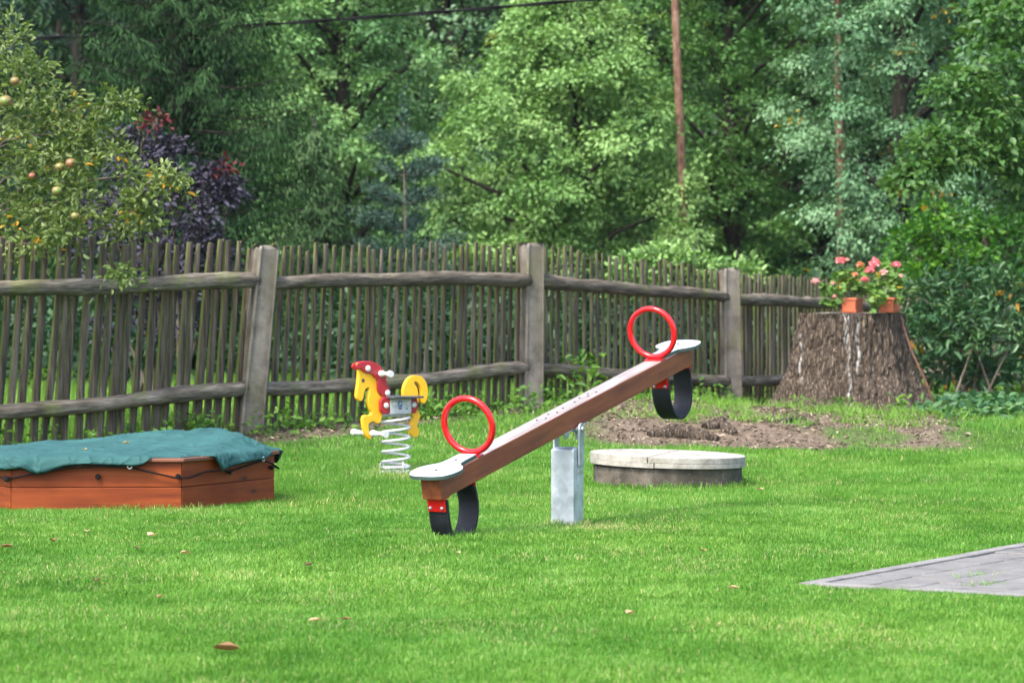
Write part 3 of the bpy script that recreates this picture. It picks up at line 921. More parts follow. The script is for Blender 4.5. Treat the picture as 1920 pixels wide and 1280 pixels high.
def picket(mb, p, M=None):
    i, x, y, d, nr, lean, zt, w = p
    zb = float(gz(x, y)) - .05 + random.uniform(0, .06)
    hh = zt - zb; nseg = 6; prof = [(-1, .0), (-.8, -.55), (-.25, -.8), (.3, -.78), (.85, -.5), (1, 0), (.7, .25), (-.7, .25)]
    bow = random.gauss(0, .012); tw = random.gauss(0, .06); rings = []
    cz = random.uniform(.55, 1.0)
    for s in range(nseg + 1):
        t = s / nseg; z = zb + hh * t; sc = 1 - .12 * t + random.uniform(-.05, .05)
        if s == nseg: sc *= cz
        off = lean * (z - 1.0) + bow * math.sin(t * math.pi)
        ring = []
        for (a, b_) in prof:
            q = d * (a * w * .5 * sc + off) + nr * (b_ * w * .45 * sc + tw * a * w * .3)
            ring.append(Vector((x + q.x, y + q.y, z + (random.uniform(-.012, .012) if s == nseg else 0))))
        rings.append(ring)
    m = len(prof); o0 = len(mb.v)
    mb.v += [tuple(v) for r_ in rings for v in r_]
    for s in range(nseg):
        for j in range(m):
            mb.f.append([o0 + s * m + j, o0 + s * m + (j + 1) % m, o0 + (s + 1) * m + (j + 1) % m, o0 + (s + 1) * m + j]); mb.mi.append(0); mb.sm.append(False)
    mb.f.append([o0 + nseg * m + j for j in range(m)]); mb.mi.append(0); mb.sm.append(False)


for p in PK:
    if id(p) in shown_ids:
        mb = MB(); picket(mb, p)
        mb.build('picket', MAT['picket'], fence, FO)
    else: picket(rest, p)
o = rest.build('picket_row', MAT['picket'], fence, FO); o['kind'] = 'stuff'

# ------------------------------------------------------------------ seesaw
NE = Vector((-.408, 13.95, .297)); FE = Vector((1.025, 16.5, .931))
Mid = (NE + FE) / 2; AX = (FE - NE); LB = AX.length
tau = math.asin(AX.z / LB); rz = -math.atan2(AX.x, AX.y)
saw = thing('seesaw', (Mid.x, Mid.y, 0), 'wooden seesaw with red ring handles and tyre buffers on a galvanised post', 'seesaw', rotz=rz)
HB = .0575
ct, st_ = math.cos(tau), math.sin(tau)


def sp(u, v, w):      # u along the beam from its middle, v across, w up from the beam axis
    return Vector((v, u * ct - w * st_, Mid.z + u * st_ + w * ct))


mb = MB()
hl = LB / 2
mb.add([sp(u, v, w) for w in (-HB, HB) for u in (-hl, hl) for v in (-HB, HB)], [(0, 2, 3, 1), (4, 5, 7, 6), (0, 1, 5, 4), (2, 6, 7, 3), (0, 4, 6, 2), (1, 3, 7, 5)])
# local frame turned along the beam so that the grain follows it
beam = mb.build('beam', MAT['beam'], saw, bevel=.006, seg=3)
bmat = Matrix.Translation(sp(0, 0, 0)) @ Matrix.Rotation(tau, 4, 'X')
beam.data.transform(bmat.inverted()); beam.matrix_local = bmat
for u in (-.30, -.17, -.05, .09, .20, .30):
    for v in (-.022, .022) if abs(u) > .1 else (.0,):
        mb = MB(); mb.lathe([(.006, 0), (.006, .004), (.003, .005)], 8, Matrix.Translation(sp(u + v, v * .7, HB)) @ Matrix.Rotation(tau, 4, 'X'))
        mb.build('screw', MAT['dark_print'], saw)


def spline(pts, n=6, closed=True):
    out = []; k = len(pts)
    for i in range(k if closed else k - 1):
        p = [Vector(pts[(i + j - 1) % k]) if closed else Vector(pts[min(max(i + j - 1, 0), k - 1)]) for j in range(4)]
        for s in range(n):
            t = s / n
            out.append(.5 * ((2 * p[1]) + (p[2] - p[0]) * t + (2 * p[0] - 5 * p[1] + 4 * p[2] - p[3]) * t * t + (3 * p[1] - p[0] - 3 * p[2] + p[3]) * t ** 3))
    if not closed: out.append(Vector(pts[-1]))
    return out


half = [(.0, -.05), (.06, -.045), (.108, -.015), (.13, .05), (.128, .115), (.10, .17), (.07, .205), (.055, .25), (.052, .33), (.05, .405), (.044, .42)]
outl = half + [(-a, b_) for a, b_ in half[::-1][:-1]]
outl = [(p.x, p.y) for p in spline([(a, b_, 0) for a, b_ in outl], 4)]
for sgn in (-1, 1):
    E = lambda u_in, v, w: sp(sgn * (hl - u_in), v, w)
    mb = MB()
    kq = ((.43 if sgn < 0 else .39) - .035 - .1) / .32
    mb.prism([(p, q if q < .1 else .1 + (q - .1) * kq) for p, q in outl], lambda p, q, o_: E(q, p, HB + .002 + o_), 0, .019, 0, side=1)
    seat = mb.build('seat', [MAT['seat_top'], MAT['seat_edge']], saw, bevel=.002)
    for uu in (.07, .27):
        mb = MB(); mb.lathe([(.009, 0), (.009, .003), (.005, .005)], 10, Matrix.Translation(E(uu, 0, HB + .0212)) @ Matrix.Rotation(tau, 4, 'X'))
        mb.build('screw', MAT['dark_print'], seat)
    # ring handle
    ur = .43 if sgn < 0 else .39; rc_ = .1425; mb = MB()
    mb.tube([E(ur, rc_ * math.cos(a), HB + .021 + rc_ + rc_ * math.sin(a)) for a in [2 * math.pi * i / 48 for i in range(48)]], .0165, 12, closed=True)
    ring = mb.build('ring_handle', MAT['red'], saw)
    mb = MB()
    Mb = lambda lo, hi: mb.add([E(ur + a, b_, HB + c_) for c_ in (lo[2], hi[2]) for b_ in (lo[1], hi[1]) for a in (lo[0], hi[0])], [(0, 2, 3, 1), (4, 5, 7, 6), (0, 1, 5, 4), (2, 6, 7, 3), (0, 4, 6, 2), (1, 3, 7, 5)])
    Mb((-.028, -.056, .001), (.028, .056, .007)); Mb((-.012, -.04, .007), (.012, .04, .022))
    mb.build('mounting_plate', MAT['red'], ring, bevel=.002)
    # rubber loop under the seat
    prof = spline([(.045, -HB - .012), (.043, -.16), (.055, -.245), (.10, -.312), (.19, -.342), (.28, -.315), (.338, -.245), (.36, -.16), (.345, -HB - .012)], 5, False)
    prof = [(p[0], p[1]) for p in [Vector((q[0], q[1])) for q in prof]]
    mb = MB(); k = len(prof); th = .02; wv = .057
    inner = []
    for i in range(k):
        a, b_ = prof[max(i - 1, 0)], prof[min(i + 1, k - 1)]
        t = Vector((b_[0] - a[0], b_[1] - a[1])).normalized(); nn = Vector((-t.y, t.x))
        inner.append((prof[i][0] + nn.x * th, prof[i][1] + nn.y * th))
    vs = []
    for i in range(k):
        for (pp, crown) in ((prof[i], .006), (inner[i], .004)):
            for j, vv in enumerate((-wv, -wv * .55, 0, wv * .55, wv)):
                vs.append(E(pp[0], vv, pp[1]))
    fs = []
    for i in range(k - 1):
        a, b_ = i * 10, (i + 1) * 10
        for j in range(4): fs += [(a + j, a + j + 1, b_ + j + 1, b_ + j), (a + 5 + j, b_ + 5 + j, b_ + 6 + j, a + 6 + j)]
        fs += [(a, b_, b_ + 5, a + 5), (a + 4, a + 9, b_ + 9, b_ + 4)]
    fs += [(0, 5, 6, 1), (1, 6, 7, 2), (2, 7, 8, 3), (3, 8, 9, 4)]
    a = (k - 1) * 10; fs += [(a, a + 1, a + 6, a + 5), (a + 1, a + 2, a + 7, a + 6), (a + 2, a + 3, a + 8, a + 7), (a + 3, a + 4, a + 9, a + 8)]
    mb.add(vs, fs, 0, True)
    tyre = mb.build('tyre_buffer', MAT['rubber'], saw, bevel=.004)
    for (ub, side) in ((.036, -1), (.352, 1)):
        mb = MB()
        Mb2 = lambda lo, hi: mb.add([E(a, b_, c_) for c_ in (lo[2], hi[2]) for b_ in (lo[1], hi[1]) for a in (lo[0], hi[0])], [(0, 2, 3, 1), (4, 5, 7, 6), (0, 1, 5, 4), (2, 6, 7, 3), (0, 4, 6, 2), (1, 3, 7, 5)])
        Mb2((ub - .004, -.052, -.128), (ub + .004, .052, -HB - .002))
        Mb2((ub - side * .004, -.052, -HB - .008) if side > 0 else (ub + .004, -.052, -HB - .008), (ub + .0, .052, -HB - .0015) if side > 0 else (ub + .05, .052, -HB - .0015))
        br = mb.build('bracket', MAT['red'], saw, bevel=.0015)
        for vv in (-.034, .034):
            for dd in (-1, 1):
                mb = MB(); c0 = E(ub + dd * .006, vv, -.108); ax = (E(1, 0, 0) - E(0, 0, 0)).normalized() * dd
                mb.lathe([(.0095, 0), (.0095, .003), (.007, .008), (.002, .010)], 10, Matrix.Translation(c0) @ ax.to_track_quat('Z', 'Y').to_matrix().to_4x4())
                mb.build('bolt', MAT['bolt'], br)

# post and pivot of the seesaw
pr = R(4.0)
PM = Matrix.Translation((0, -.01, 0)) @ Matrix.Rotation(pr, 4, 'Z')
mb = MB(); a = .068; zt = .445
mb.add([PM @ Vector(p) for p in [(-a, -a, -.15), (a, -a, -.15), (a, a, -.15), (-a, a, -.15), (-a, -a, zt - .012), (a, -a, zt - .012), (a, a, zt - .012), (-a, a, zt - .012),
        (-a + .012, -a + .02, zt), (a - .006, -a + .02, zt), (a - .006, a - .012, zt), (-a + .012, a - .012, zt)]],
       [(0, 1, 5, 4), (1, 2, 6, 5), (2, 3, 7, 6), (3, 0, 4, 7), (4, 5, 9, 8), (5, 6, 10, 9), (6, 7, 11, 10), (7, 4, 8, 11), (8, 9, 10, 11)])
post = mb.build('post', MAT['zinc'], saw, bevel=.004, seg=2)
for sgn in (-1, 1):
    mb = MB(); x0 = sgn * (a + .002); x1 = sgn * (a + .012)
    ol = [(-.034, .345), (.034, .345), (.034, .545)] + [(.034 * math.cos(t), .545 + .034 * math.sin(t)) for t in [math.pi * i / 8 for i in range(1, 8)]] + [(-.034, .545)]
    mb.prism(ol, lambda p, q, o_: PM @ Vector((o_, p + .018, q)), min(x0, x1), max(x0, x1))
    br = mb.build('pivot_bracket', MAT['zinc'], saw, bevel=.002)
    mb = MB()
    for (yy, zz, rr) in ((.018, .545, .014),):
        mb.lathe([(rr, 0), (rr, .008), (rr * .5, .011)], 10, PM @ Matrix.Translation((x1, yy, zz)) @ Matrix.Rotation(sgn * R(90), 4, 'Y'))
    mb.build('bolt', MAT['bolt'], br)
    if sgn > 0:
        mb = MB(); mb.box((a + .0015, -.022, .305), (a + .008, .048, .325), PM)
        o = mb.build('foot_plate', MAT['bolt'], saw, bevel=.001)
mb = MB(); mb.tube([PM @ Vector((-a - .001, .018, .545)), PM @ Vector((a + .001, .018, .545))], .017, 12)
mb.build('axle', MAT['zinc'], saw)
mb = MB()
mb.add([sp(u, v, w) for w in (-HB - .010, -HB - .001) for u in (-.16, .13) for v in (-.05, .05)], [(0, 2, 3, 1), (4, 5, 7, 6), (0, 1, 5, 4), (2, 6, 7, 3), (0, 4, 6, 2), (1, 3, 7, 5)])
for v in (-.036, .036):
    mb.add([sp(u, v + dv, w) for w in (-HB - .075, -HB - .010) for u in (-.0, .05) for dv in (-.004, .004)], [(0, 2, 3, 1), (4, 5, 7, 6), (0, 1, 5, 4), (2, 6, 7, 3), (0, 4, 6, 2), (1, 3, 7, 5)])
mb.build('saddle_plate', MAT['zinc'], saw, bevel=.001)

# ------------------------------------------------------------------ round concrete well
WX, WY = 1.06, 18.87
well = thing('concrete_well', (WX, WY, 0), 'low round concrete well with a pale two-part lid on the lawn', 'well')
mb = MB()
prof = [(.505, -.15), (.507, .02), (.504, .09), (.506, .143)]
mb.lathe(prof, 72)
mb.build('base_ring', MAT['ringconc'], well, bevel=.004)
tl = Matrix.Rotation(R(1.55), 4, 'Y') @ Matrix.Rotation(R(.25), 4, 'X')
TL = Matrix.Translation((0, 0, .184)) @ tl
cut_dir = Vector((.27, 1.02)).normalized(); cn = Vector((cut_dir.y, -cut_dir.x))       # normal pointing right
cutoff = Vector((-.03, 0)).dot(cn)


def half_disc(side, z0, z1, shift, Rr=.528):
    """outline of the lid on one side of the cut"""
    pts = []
    for k in range(97):
        a_ = 2 * math.pi * k / 96
        pts.append(Vector((Rr * math.cos(a_), Rr * math.sin(a_))))
    c0 = cutoff + shift + side * .0035
    out = []
    for p, q in zip(pts[:-1], pts[1:]):
        dp, dq = (p.dot(cn) - c0) * side, (q.dot(cn) - c0) * side
        if dp >= 0: out.append(p)
        if dp * dq < 0: out.append(p.lerp(q, dp / (dp - dq)))
    return [(p.x, p.y) for p in out]


for side in (-1, 1):
    mb = MB()
    mb.prism(half_disc(side, 0, 0, 0), lambda p, q, o_: TL @ Vector((p, q, o_)), -.003, .036)
    mb.prism(half_disc(side, 0, 0, .045), lambda p, q, o_: TL @ Vector((p, q, o_)), -.036, -.0035 if side > 0 else -.004)
    mb.build('lid', MAT['lid'], well, bevel=.0035)

# ------------------------------------------------------------------ sandbox
V1 = at(22, 957, 16.55); V2 = at(341, 953, 16.55); V1.z = V2.z = 0
ed = (V2 - V1); SL = ed.length; ed.normalize(); yaw = R(2.0)
ed = Vector((ed.x * math.cos(yaw) - ed.y * math.sin(yaw), ed.x * math.sin(yaw) + ed.y * math.cos(yaw), 0))
en = Vector((-ed.y, ed.x, 0))
SC = V2 - ed * SL * .5 + en * SL * .866
sand = thing('sandbox', SC, 'low hexagonal sandbox of reddish stained planks on the lawn', 'sandbox')
hexa = []
for k in range(6):
    a_ = math.atan2((V2 - SC).y, (V2 - SC).x) + k * math.pi / 3
    hexa.append(Vector((math.cos(a_), math.sin(a_), 0)) * SL)
# hexa[0] = front right corner, [1] right, [2] back right, [3] back left, [4] left, [5] front left
BH = .29
for k in range(6):
    p, q = hexa[k], hexa[(k + 1) % 6]
    d = (q - p).normalized(); nn = Vector((d.y, -d.x, 0))
    mid = (p + q) / 2; rot = d.to_track_quat('X', 'Z').to_matrix().to_4x4(); ML = Matrix.Translation(mid) @ rot
    for z0, z1 in ((-.04, .138), (.141, BH)):
        mb = MB(); hlf = SL / 2
        # mitred at both ends; nn is local -Y
        t_ = .032; mt = t_ * math.tan(R(30))
        mb.add([(-hlf + .002, 0, z0), (hlf - .002, 0, z0), (hlf - mt - .002, t_, z0), (-hlf + mt + .002, t_, z0), (-hlf + .002, 0, z1), (hlf - .002, 0, z1), (hlf - mt - .002, t_, z1), (-hlf + mt + .002, t_, z1)],
               [(0, 3, 2, 1), (4, 5, 6, 7), (0, 1, 5, 4), (1, 2, 6, 5), (2, 3, 7, 6), (3, 0, 4, 7)])
        o = mb.build('plank', MAT['board'], sand, bevel=.004); o.matrix_local = ML
    mb = MB(); ov = .028; ins = .11; h1 = (SL + ov * 2 * math.tan(R(30))) / 2; h2 = (SL - ins * 2 * math.tan(R(30))) / 2
    z0, z1 = BH + .001, BH + .023
    mb.add([(-h1 + .001, -ov, z0), (h1 - .001, -ov, z0), (h2 - .001, ins, z0), (-h2 + .001, ins, z0), (-h1 + .001, -ov, z1), (h1 - .001, -ov, z1), (h2 - .001, ins, z1), (-h2 + .001, ins, z1)],
           [(0, 3, 2, 1), (4, 5, 6, 7), (0, 1, 5, 4), (1, 2, 6, 5), (2, 3, 7, 6), (3, 0, 4, 7)])
    o = mb.build('seat_board', MAT['rim'], sand, bevel=.004); o.matrix_local = ML
    # round hooks for the cord
    for xx, zz in {5: ((-.02 + SL / 2, .205), (-SL / 2 + .52, .205), (-SL / 2 - .02, .19)), 0: ((-SL * .02 , .205), (SL * .44, .21)), 1: ((.1, .2),), 4: ((SL * .47, .195), (0, .2))}.get(k, ((0, .2),)):
        mb = MB(); mb.lathe([(.009, 0), (.009, .012), (.016, .016), (.017, .022), (.010, .028)], 12, Matrix.Translation((xx, 0, zz)) @ Matrix.Rotation(R(90), 4, 'X'))
        o = mb.build('cord_hook', MAT['black'], sand); o.matrix_local = ML
mb = MB(); mb.add([p * .95 + Vector((0, 0, .1)) for p in hexa], [list(range(6))])
mb.build('sand_fill', MAT['litter'] if False else plain('sand', (.4, .33, .22), .95, var=.2, scale=40), sand)

# ------------------------------------------------------------------ green cover over the sandbox
cover = thing('sandbox_cover', SC + Vector((0, 0, BH + .02)), 'teal green fabric cover tied down over the sandbox', 'cover')
CZ = BH + .030
per = 480
PER, PN = [], []
for k in range(6):
    p, q = hexa[k], hexa[(k + 1) % 6]
    for j in range(80): PER.append(p.lerp(q, j / 80))


def hem(i):
    """how far the hem hangs below the rim (m), or a negative pull back from the edge"""
    k, t = i // 80, (i % 80) / 80
    key = {5: [(0, .075), (.10, .062), (.17, .105), (.24, .085), (.33, .05), (.45, .04), (.60, .045), (.71, .052), (.76, .045), (.80, .01), (.86, -.05), (.93, -.06), (1, -.06)],
           0: [(0, -.06), (.22, -.05), (.30, .02), (.36, .105), (.43, .085), (.6, .06), (.75, .055), (.80, .06), (.86, .0), (.93, -.04), (1, -.04)],
           1: [(0, .0), (.03, .03), (.1, .09), (.3, .09), (1, .08)], 4: [(0, .08), (.7, .08), (1, .075)]}.get(k, [(0, .08), (1, .08)])
    for (a, u), (b_, w) in zip(key[:-1], key[1:]):
        if t <= b_: return u + (w - u) * (t - a) / max(b_ - a, 1e-6)
    return key[-1][1]


def cov_z(x, y):
    """height of the cover over the sandbox, lumpy where toys lie beneath it"""
    z = .004 + .0 * x
    lump = lambda cx, cy, sx, sy, h_: h_ * np.exp(-((x - cx) / sx) ** 2 - ((y - cy) / sy) ** 2)
    z = z + lump(.30, .45, .40, .36, .060) + lump(.62, .35, .25, .40, .045) + lump(.15, .62, .3, .25, .03) + lump(-.45, -.1, .5, .3, .012)
    z = z + lump(.75, .0, .2, .3, .03)
    z = z + .016 * (np.abs(fbm(x * 4 + y * 2, y * 4 - x, 91) - .5)) + .010 * (fbm(x * 9, y * 7, 93) - .5) + .012 * (fbm(x * 2.2, y * 2.2, 95) - .5)
    for ang, fr, sd_ in ((.35, 5.0, 71), (-.5, 4.0, 73), (1.2, 3.2, 75)):
        uu = x * math.cos(ang) + y * math.sin(ang); vv = -x * math.sin(ang) + y * math.cos(ang)
        z = z + .020 * np.clip(1 - np.abs(2 * vnoise(uu * 1.2 + 7, vv * fr, sd_) - 1) * 3.2, 0, 1) ** 1.5 * sstep(.35, .7, vnoise(x * 1.6 + 3, y * 1.6, sd_ + 1))
    return np.maximum(z, .003)


NR = 44
vs, fs = [], []
for i in range(per):
    p = PER[i]; hm = hem(i); hs = .5 * (hem(i - 1) + hem((i + 1) % per)); hm = .5 * (hm + hs)
    edge = 1.0 + (.031 / SL if hm >= 0 else hm / SL * 1.0)
    # scale to the rim's outer edge
    for r_ in range(NR + 1):
        f = (r_ / NR) ** .8 * edge if r_ else 0
        q = p * f
        fall = 1 - sstep(.80, 1.0, f / edge)
        z = float(cov_z(q.x, q.y)) * (.12 + .88 * float(fall)) + .002
        vs.append((q.x, q.y, z + CZ))
    out = p.normalized()
    # hanging part, 5 rows
    for s in range(1, 6):
        hh = max(hm, 0.004) * s / 5
        wav = .012 * math.sin(i * .21 + math.sin(i * .05)) * s / 5 + .008 * math.sin(i * .47 + 1) * s / 5
        q = p * edge + out * (.004 + .006 * min(s, 2) + abs(wav) + (.012 if s == 4 else 0) + (-.006 if s == 5 else 0))
        vs.append((q.x, q.y, CZ - hh - (.002 if hm < .004 else 0)))
row = NR + 6
for i in range(per):
    j = (i + 1) % per
    for r_ in range(row - 1):
        a, b_, c_, d_ = i * row + r_, i * row + r_ + 1, j * row + r_ + 1, j * row + r_
        fs.append((a, b_, c_, d_) if r_ else (a, b_, c_, d_))
mb = MB(); mb.add([Vector(v) - Vector((0, 0, BH + .02)) for v in vs], fs, 0, True)
cl = mb.build('cloth', MAT['tarp'], cover)
sol = cl.modifiers.new('thick', 'SOLIDIFY'); sol.thickness = .003; sol.offset = 1
import bmesh
bm = bmesh.new(); bm.from_mesh(cl.data); bmesh.ops.remove_doubles(bm, verts=bm.verts, dist=1e-5); bm.to_mesh(cl.data); bm.free()
# elastic cord zigzagging from hem to hooks, and eyelets
def side_pt(k, t, z, out=.02):
    p, q = hexa[k], hexa[(k + 1) % 6]; d = (q - p).normalized(); nn = Vector((d.y, -d.x, 0))
    v = p.lerp(q, t) + nn * out; return Vector((v.x, v.y, z - BH - .02))
cord = [side_pt(4, .5, .22), side_pt(4, .97, .195, .03), side_pt(5, .03, .2, .03), side_pt(5, .17, .232, .042), side_pt(5, .35, .262, .046), side_pt(5, .55, .268, .046), side_pt(5, .70, .262, .046),
        side_pt(5, .86, .222, .028), side_pt(5, .975, .195, .03), side_pt(0, .03, .195, .03), side_pt(0, .2, .222, .028), side_pt(0, .37, .226, .04), side_pt(0, .45, .21, .036), side_pt(0, .55, .225, .03), side_pt(0, .80, .262, .046), side_pt(0, .93, .235, .03),
        side_pt(1, .0, .2, .03), side_pt(1, .3, .23, .05), side_pt(1, .6, .2, .03)]
mb = MB(); mb.tube(cord, .0055, 8); mb.build('elastic_cord', MAT['black'], cover)
for k, t, z in ((5, .70, .266), (0, .80, .27)):
    c_ = side_pt(k, t, z, .049); p, q = hexa[k], hexa[(k + 1) % 6]; d = (q - p).normalized()
    mb = MB(); mb.tube([c_ + (d * math.cos(a_) + Vector((0, 0, 1)) * math.sin(a_)) * .013 for a_ in [2 * math.pi * i / 16 for i in range(16)]], .004, 6, closed=True)
    mb.build('eyelet', MAT['bolt'], cover)

# ------------------------------------------------------------------ spring rider horse
HY = 20.0; HX = (742 - 960) / F * HY
hz = float(gz(HX, HY)); yawh = R(38)
rider = thing('spring_rider', (HX, HY, hz), 'yellow and red horse spring rider on a pale coil spring', 'spring rider', rotz=yawh)
K = F / HY            # px per metre at the horse
cy_ = math.cos(yawh)


def hp(px, py, o_=0):       # zoomed-drawing pixel -> local x (fore-aft, -x is the head) and z
    X = 655 + px / 5.33; Yp = 660 + py / 5.33
    return ((X - 742) / K / cy_, (883 - Yp) / K)


def poly(pts, n=4):
    q = [hp(*p) for p in pts]
    return [(p.x, p.y) for p in spline([(a_, b_, 0) for a_, b_ in q], n)]


def plate(mb, pts, y0, y1, mi=0, n=4):
    mb.prism(poly(pts, n), lambda p, q, o_: Vector((p, o_, q)), y0, y1, mi)


front = [(88, 110), (120, 92), (165, 100), (205, 140), (250, 200), (275, 300), (300, 380), (345, 440), (372, 470), (372, 560), (345, 590), (325, 630), (305, 690), (275, 700), (240, 680), (205, 690), (192, 720), (200, 780), (222, 840), (205, 855), (180, 835),
         (155, 780), (138, 700), (138, 640), (155, 615), (205, 612), (222, 590), (200, 540), (188, 470), (196, 400), (200, 350), (180, 345), (160, 365), (152, 400), (140, 455), (118, 475), (85, 450), (78, 400), (88, 330), (96, 250), (100, 180)]
mb = MB(); plate(mb, front, -.016, .016)
mb.build('horse_body', MAT['yellow'], rider, bevel=.006, seg=3)
tail = [(570, 470), (540, 450), (527, 420), (530, 360), (552, 295), (590, 245), (640, 228), (700, 240), (745, 290), (765, 370), (762, 440), (745, 500), (720, 512), (703, 490), (703, 420), (698, 360), (676, 312), (640, 288), (634, 312), (660, 350), (672, 420), (676, 480), (668, 520), (655, 560), (680, 600), (692, 640), (672, 690), (660, 740), (680, 775),
        (672, 830), (640, 850), (600, 820), (595, 760), (605, 700), (622, 650), (600, 620), (575, 600)]
mb = MB(); plate(mb, tail, -.016, .016, n=3)
mb.build('horse_tail', MAT['yellow'], rider, bevel=.003, seg=2)
mane = [(62, 120), (85, 95), (130, 82), (200, 80), (260, 105), (310, 150), (345, 220), (350, 270), (358, 320), (380, 360), (380, 405), (350, 435), (305, 425), (270, 380), (262, 320), (262, 260), (235, 240), (205, 205), (165, 200), (125, 175), (105, 150), (85, 165), (65, 150)]
for s_ in (-1, 1):
    mb = MB(); a_, b_ = (.0175, .032) if s_ > 0 else (-.032, -.0175)
    plate(mb, mane, a_, b_); mb.build('mane', MAT['dark_red'], rider, bevel=.005, seg=3)
    for (bx, by, rr) in ((172, 152, .022), (360, 398, .022)):
        x_, z_ = hp(bx, by); mb = MB()
        mb.lathe([(rr, 0), (rr, .004), (rr * .8, .010), (rr * .4, .013)], 16, Matrix.Translation((x_, s_ * .0325, z_)) @ Matrix.Rotation(-s_ * R(90), 4, 'X'))
        mb.build('bolt_cap', MAT['white_plastic'], rider)
    # eye hole and mouth
    x_, z_ = hp(138, 270); mb = MB(); mb.lathe([(.014, 0), (.014, .002)], 14, Matrix.Translation((x_, s_ * .0162, z_)) @ Matrix.Rotation(-s_ * R(90), 4, 'X'))
    mb.build('eye', MAT['dark_print'], rider)
# handle bar and foot bar
for (name, bx, by, hlx, r_) in (('handle_bar', 292, 205, .165, .016), ('foot_bar', 212, 795, .205, .017)):
    x_, z_ = hp(bx, by); mb = MB()
    prof = [(r_ * 1.5, -hlx), (r_ * 1.6, -hlx + .012), (r_ * 1.5, -hlx + .024), (r_, -hlx + .03), (r_, -.06), (r_ * 1.45, -.055), (r_ * 1.45, -.034), (r_ * .8, -.032), (r_ * .8, .032), (r_ * 1.45, .034), (r_ * 1.45, .055), (r_, .06), (r_, hlx - .03), (r_ * 1.5, hlx - .024), (r_ * 1.6, hlx - .012), (r_ * 1.5, hlx)]
    mb.lathe(prof, 16, Matrix.Translation((x_, 0, z_)) @ Matrix.Rotation(R(90), 4, 'X'))
    mb.build(name, MAT['white_plastic'], rider)
# box between the plates with its red clamps
(xa, za), (xb, zb_) = hp(372, 455), hp(575, 605)
xa2 = hp(300, 0)[0]; xb2 = hp(628, 0)[0]
for s_ in (-1, 1):
    mb = MB(); y0, y1 = (.045, .052) if s_ > 0 else (-.052, -.045)
    mb.box((xa, y0, zb_), (xb, y1, za)); pn = mb.build('side_panel', MAT['grey_panel'], rider, bevel=.002)
    for bx in (412, 540):
        mb = MB(); x_, z_ = hp(bx, 508); mb.lathe([(.017, 0), (.017, .003), (.012, .009)], 14, Matrix.Translation((x_, s_ * .0525, z_)) @ Matrix.Rotation(-s_ * R(90), 4, 'X'))
        mb.build('bolt_cap', MAT['white_plastic'], pn)
    x_, z_ = hp(464, 508); hw_ = .016
    mb = MB(); mb.box((x_ - hw_, .053 if s_ > 0 else -.0545, z_ - .022), (x_ + hw_, .0545 if s_ > 0 else -.053, z_ + .022)); st = mb.build('sticker', MAT['blue'], pn)
    mb = MB(); mb.box((x_ - .006, s_ * .0552 - .0004, z_ - .004), (x_ + .008, s_ * .0552 + .0004, z_ + .012)); mb.box((x_ - .011, s_ * .0552 - .0004, z_ - .014), (x_ - .003, s_ * .0552 + .0004, z_ - .006))
    mb.build('emblem', MAT['white_plastic'], st)
    x2_, z2_ = hp(464, 553); mb = MB()
    ol = [(math.cos(t) * .018, math.sin(t) * .011) for t in [math.pi + math.pi * i / 10 for i in range(11)]] + [(math.cos(t) * .016, .001) for t in (0, math.pi)]
    mb.prism(ol, lambda p, q, o_: Vector((x2_ + p, o_, z2_ + q + .004)), *((.053, .0542) if s_ > 0 else (-.0542, -.053)))
    mb.build('emblem', MAT['dark_print'], pn)
    x2_, z2_ = hp(530, 556); mb = MB(); mb.prism([(-.007, -.006), (.007, -.006), (0, .01)], lambda p, q, o_: Vector((x2_ + p, o_, z2_ + q)), *((.053, .0542) if s_ > 0 else (-.0542, -.053)))
    mb.build('emblem', MAT['dark_print'], pn)
    for (cx, rr, bx) in ((332, .075, 335), (604, .058, 605)):
        x_, z_ = hp(cx, 522); mb = MB(); hh = .072
        ol = [(x_ + .033 * math.cos(t) * (1 if bx < 400 else .8), z_ + hh * .9 * math.sin(t)) for t in [2 * math.pi * i / 24 for i in range(24)]]
        sq = [(max(-.045, min(.045, (p - x_) * 1.5)) + x_, max(z_ - .06, min(z_ + .06, q))) for p, q in ol]
        mb.prism(sq, lambda p, q, o_: Vector((p, o_, q)), *((.0175, .046) if s_ > 0 else (-.046, -.0175)))
        cb_ = mb.build('clamp', MAT['dark_red'], rider, bevel=.006, seg=3)
        mb = MB(); mb.lathe([(.021, 0), (.021, .004), (.016, .011), (.008, .013)], 16, Matrix.Translation((x_ + (.004 if bx < 400 else 0), s_ * .0465, z_)) @ Matrix.Rotation(-s_ * R(90), 4, 'X'))
        mb.build('bolt_cap', MAT['white_plastic'], cb_)
(xs0, zs0), (xs1, zs1) = hp(345, 452), hp(638, 440)
mb = MB()
mb.box((xs0, -.13, za + .002), (xs1, .13, za + .018)); mb.build('seat', MAT['dark_seat'], rider, bevel=.006, seg=3)
mb = MB(); mb.box((xa, -.044, zb_ - .004), (xb, .044, zb_ + .004)); mb.build('spring_plate', MAT['white_coat'], rider)
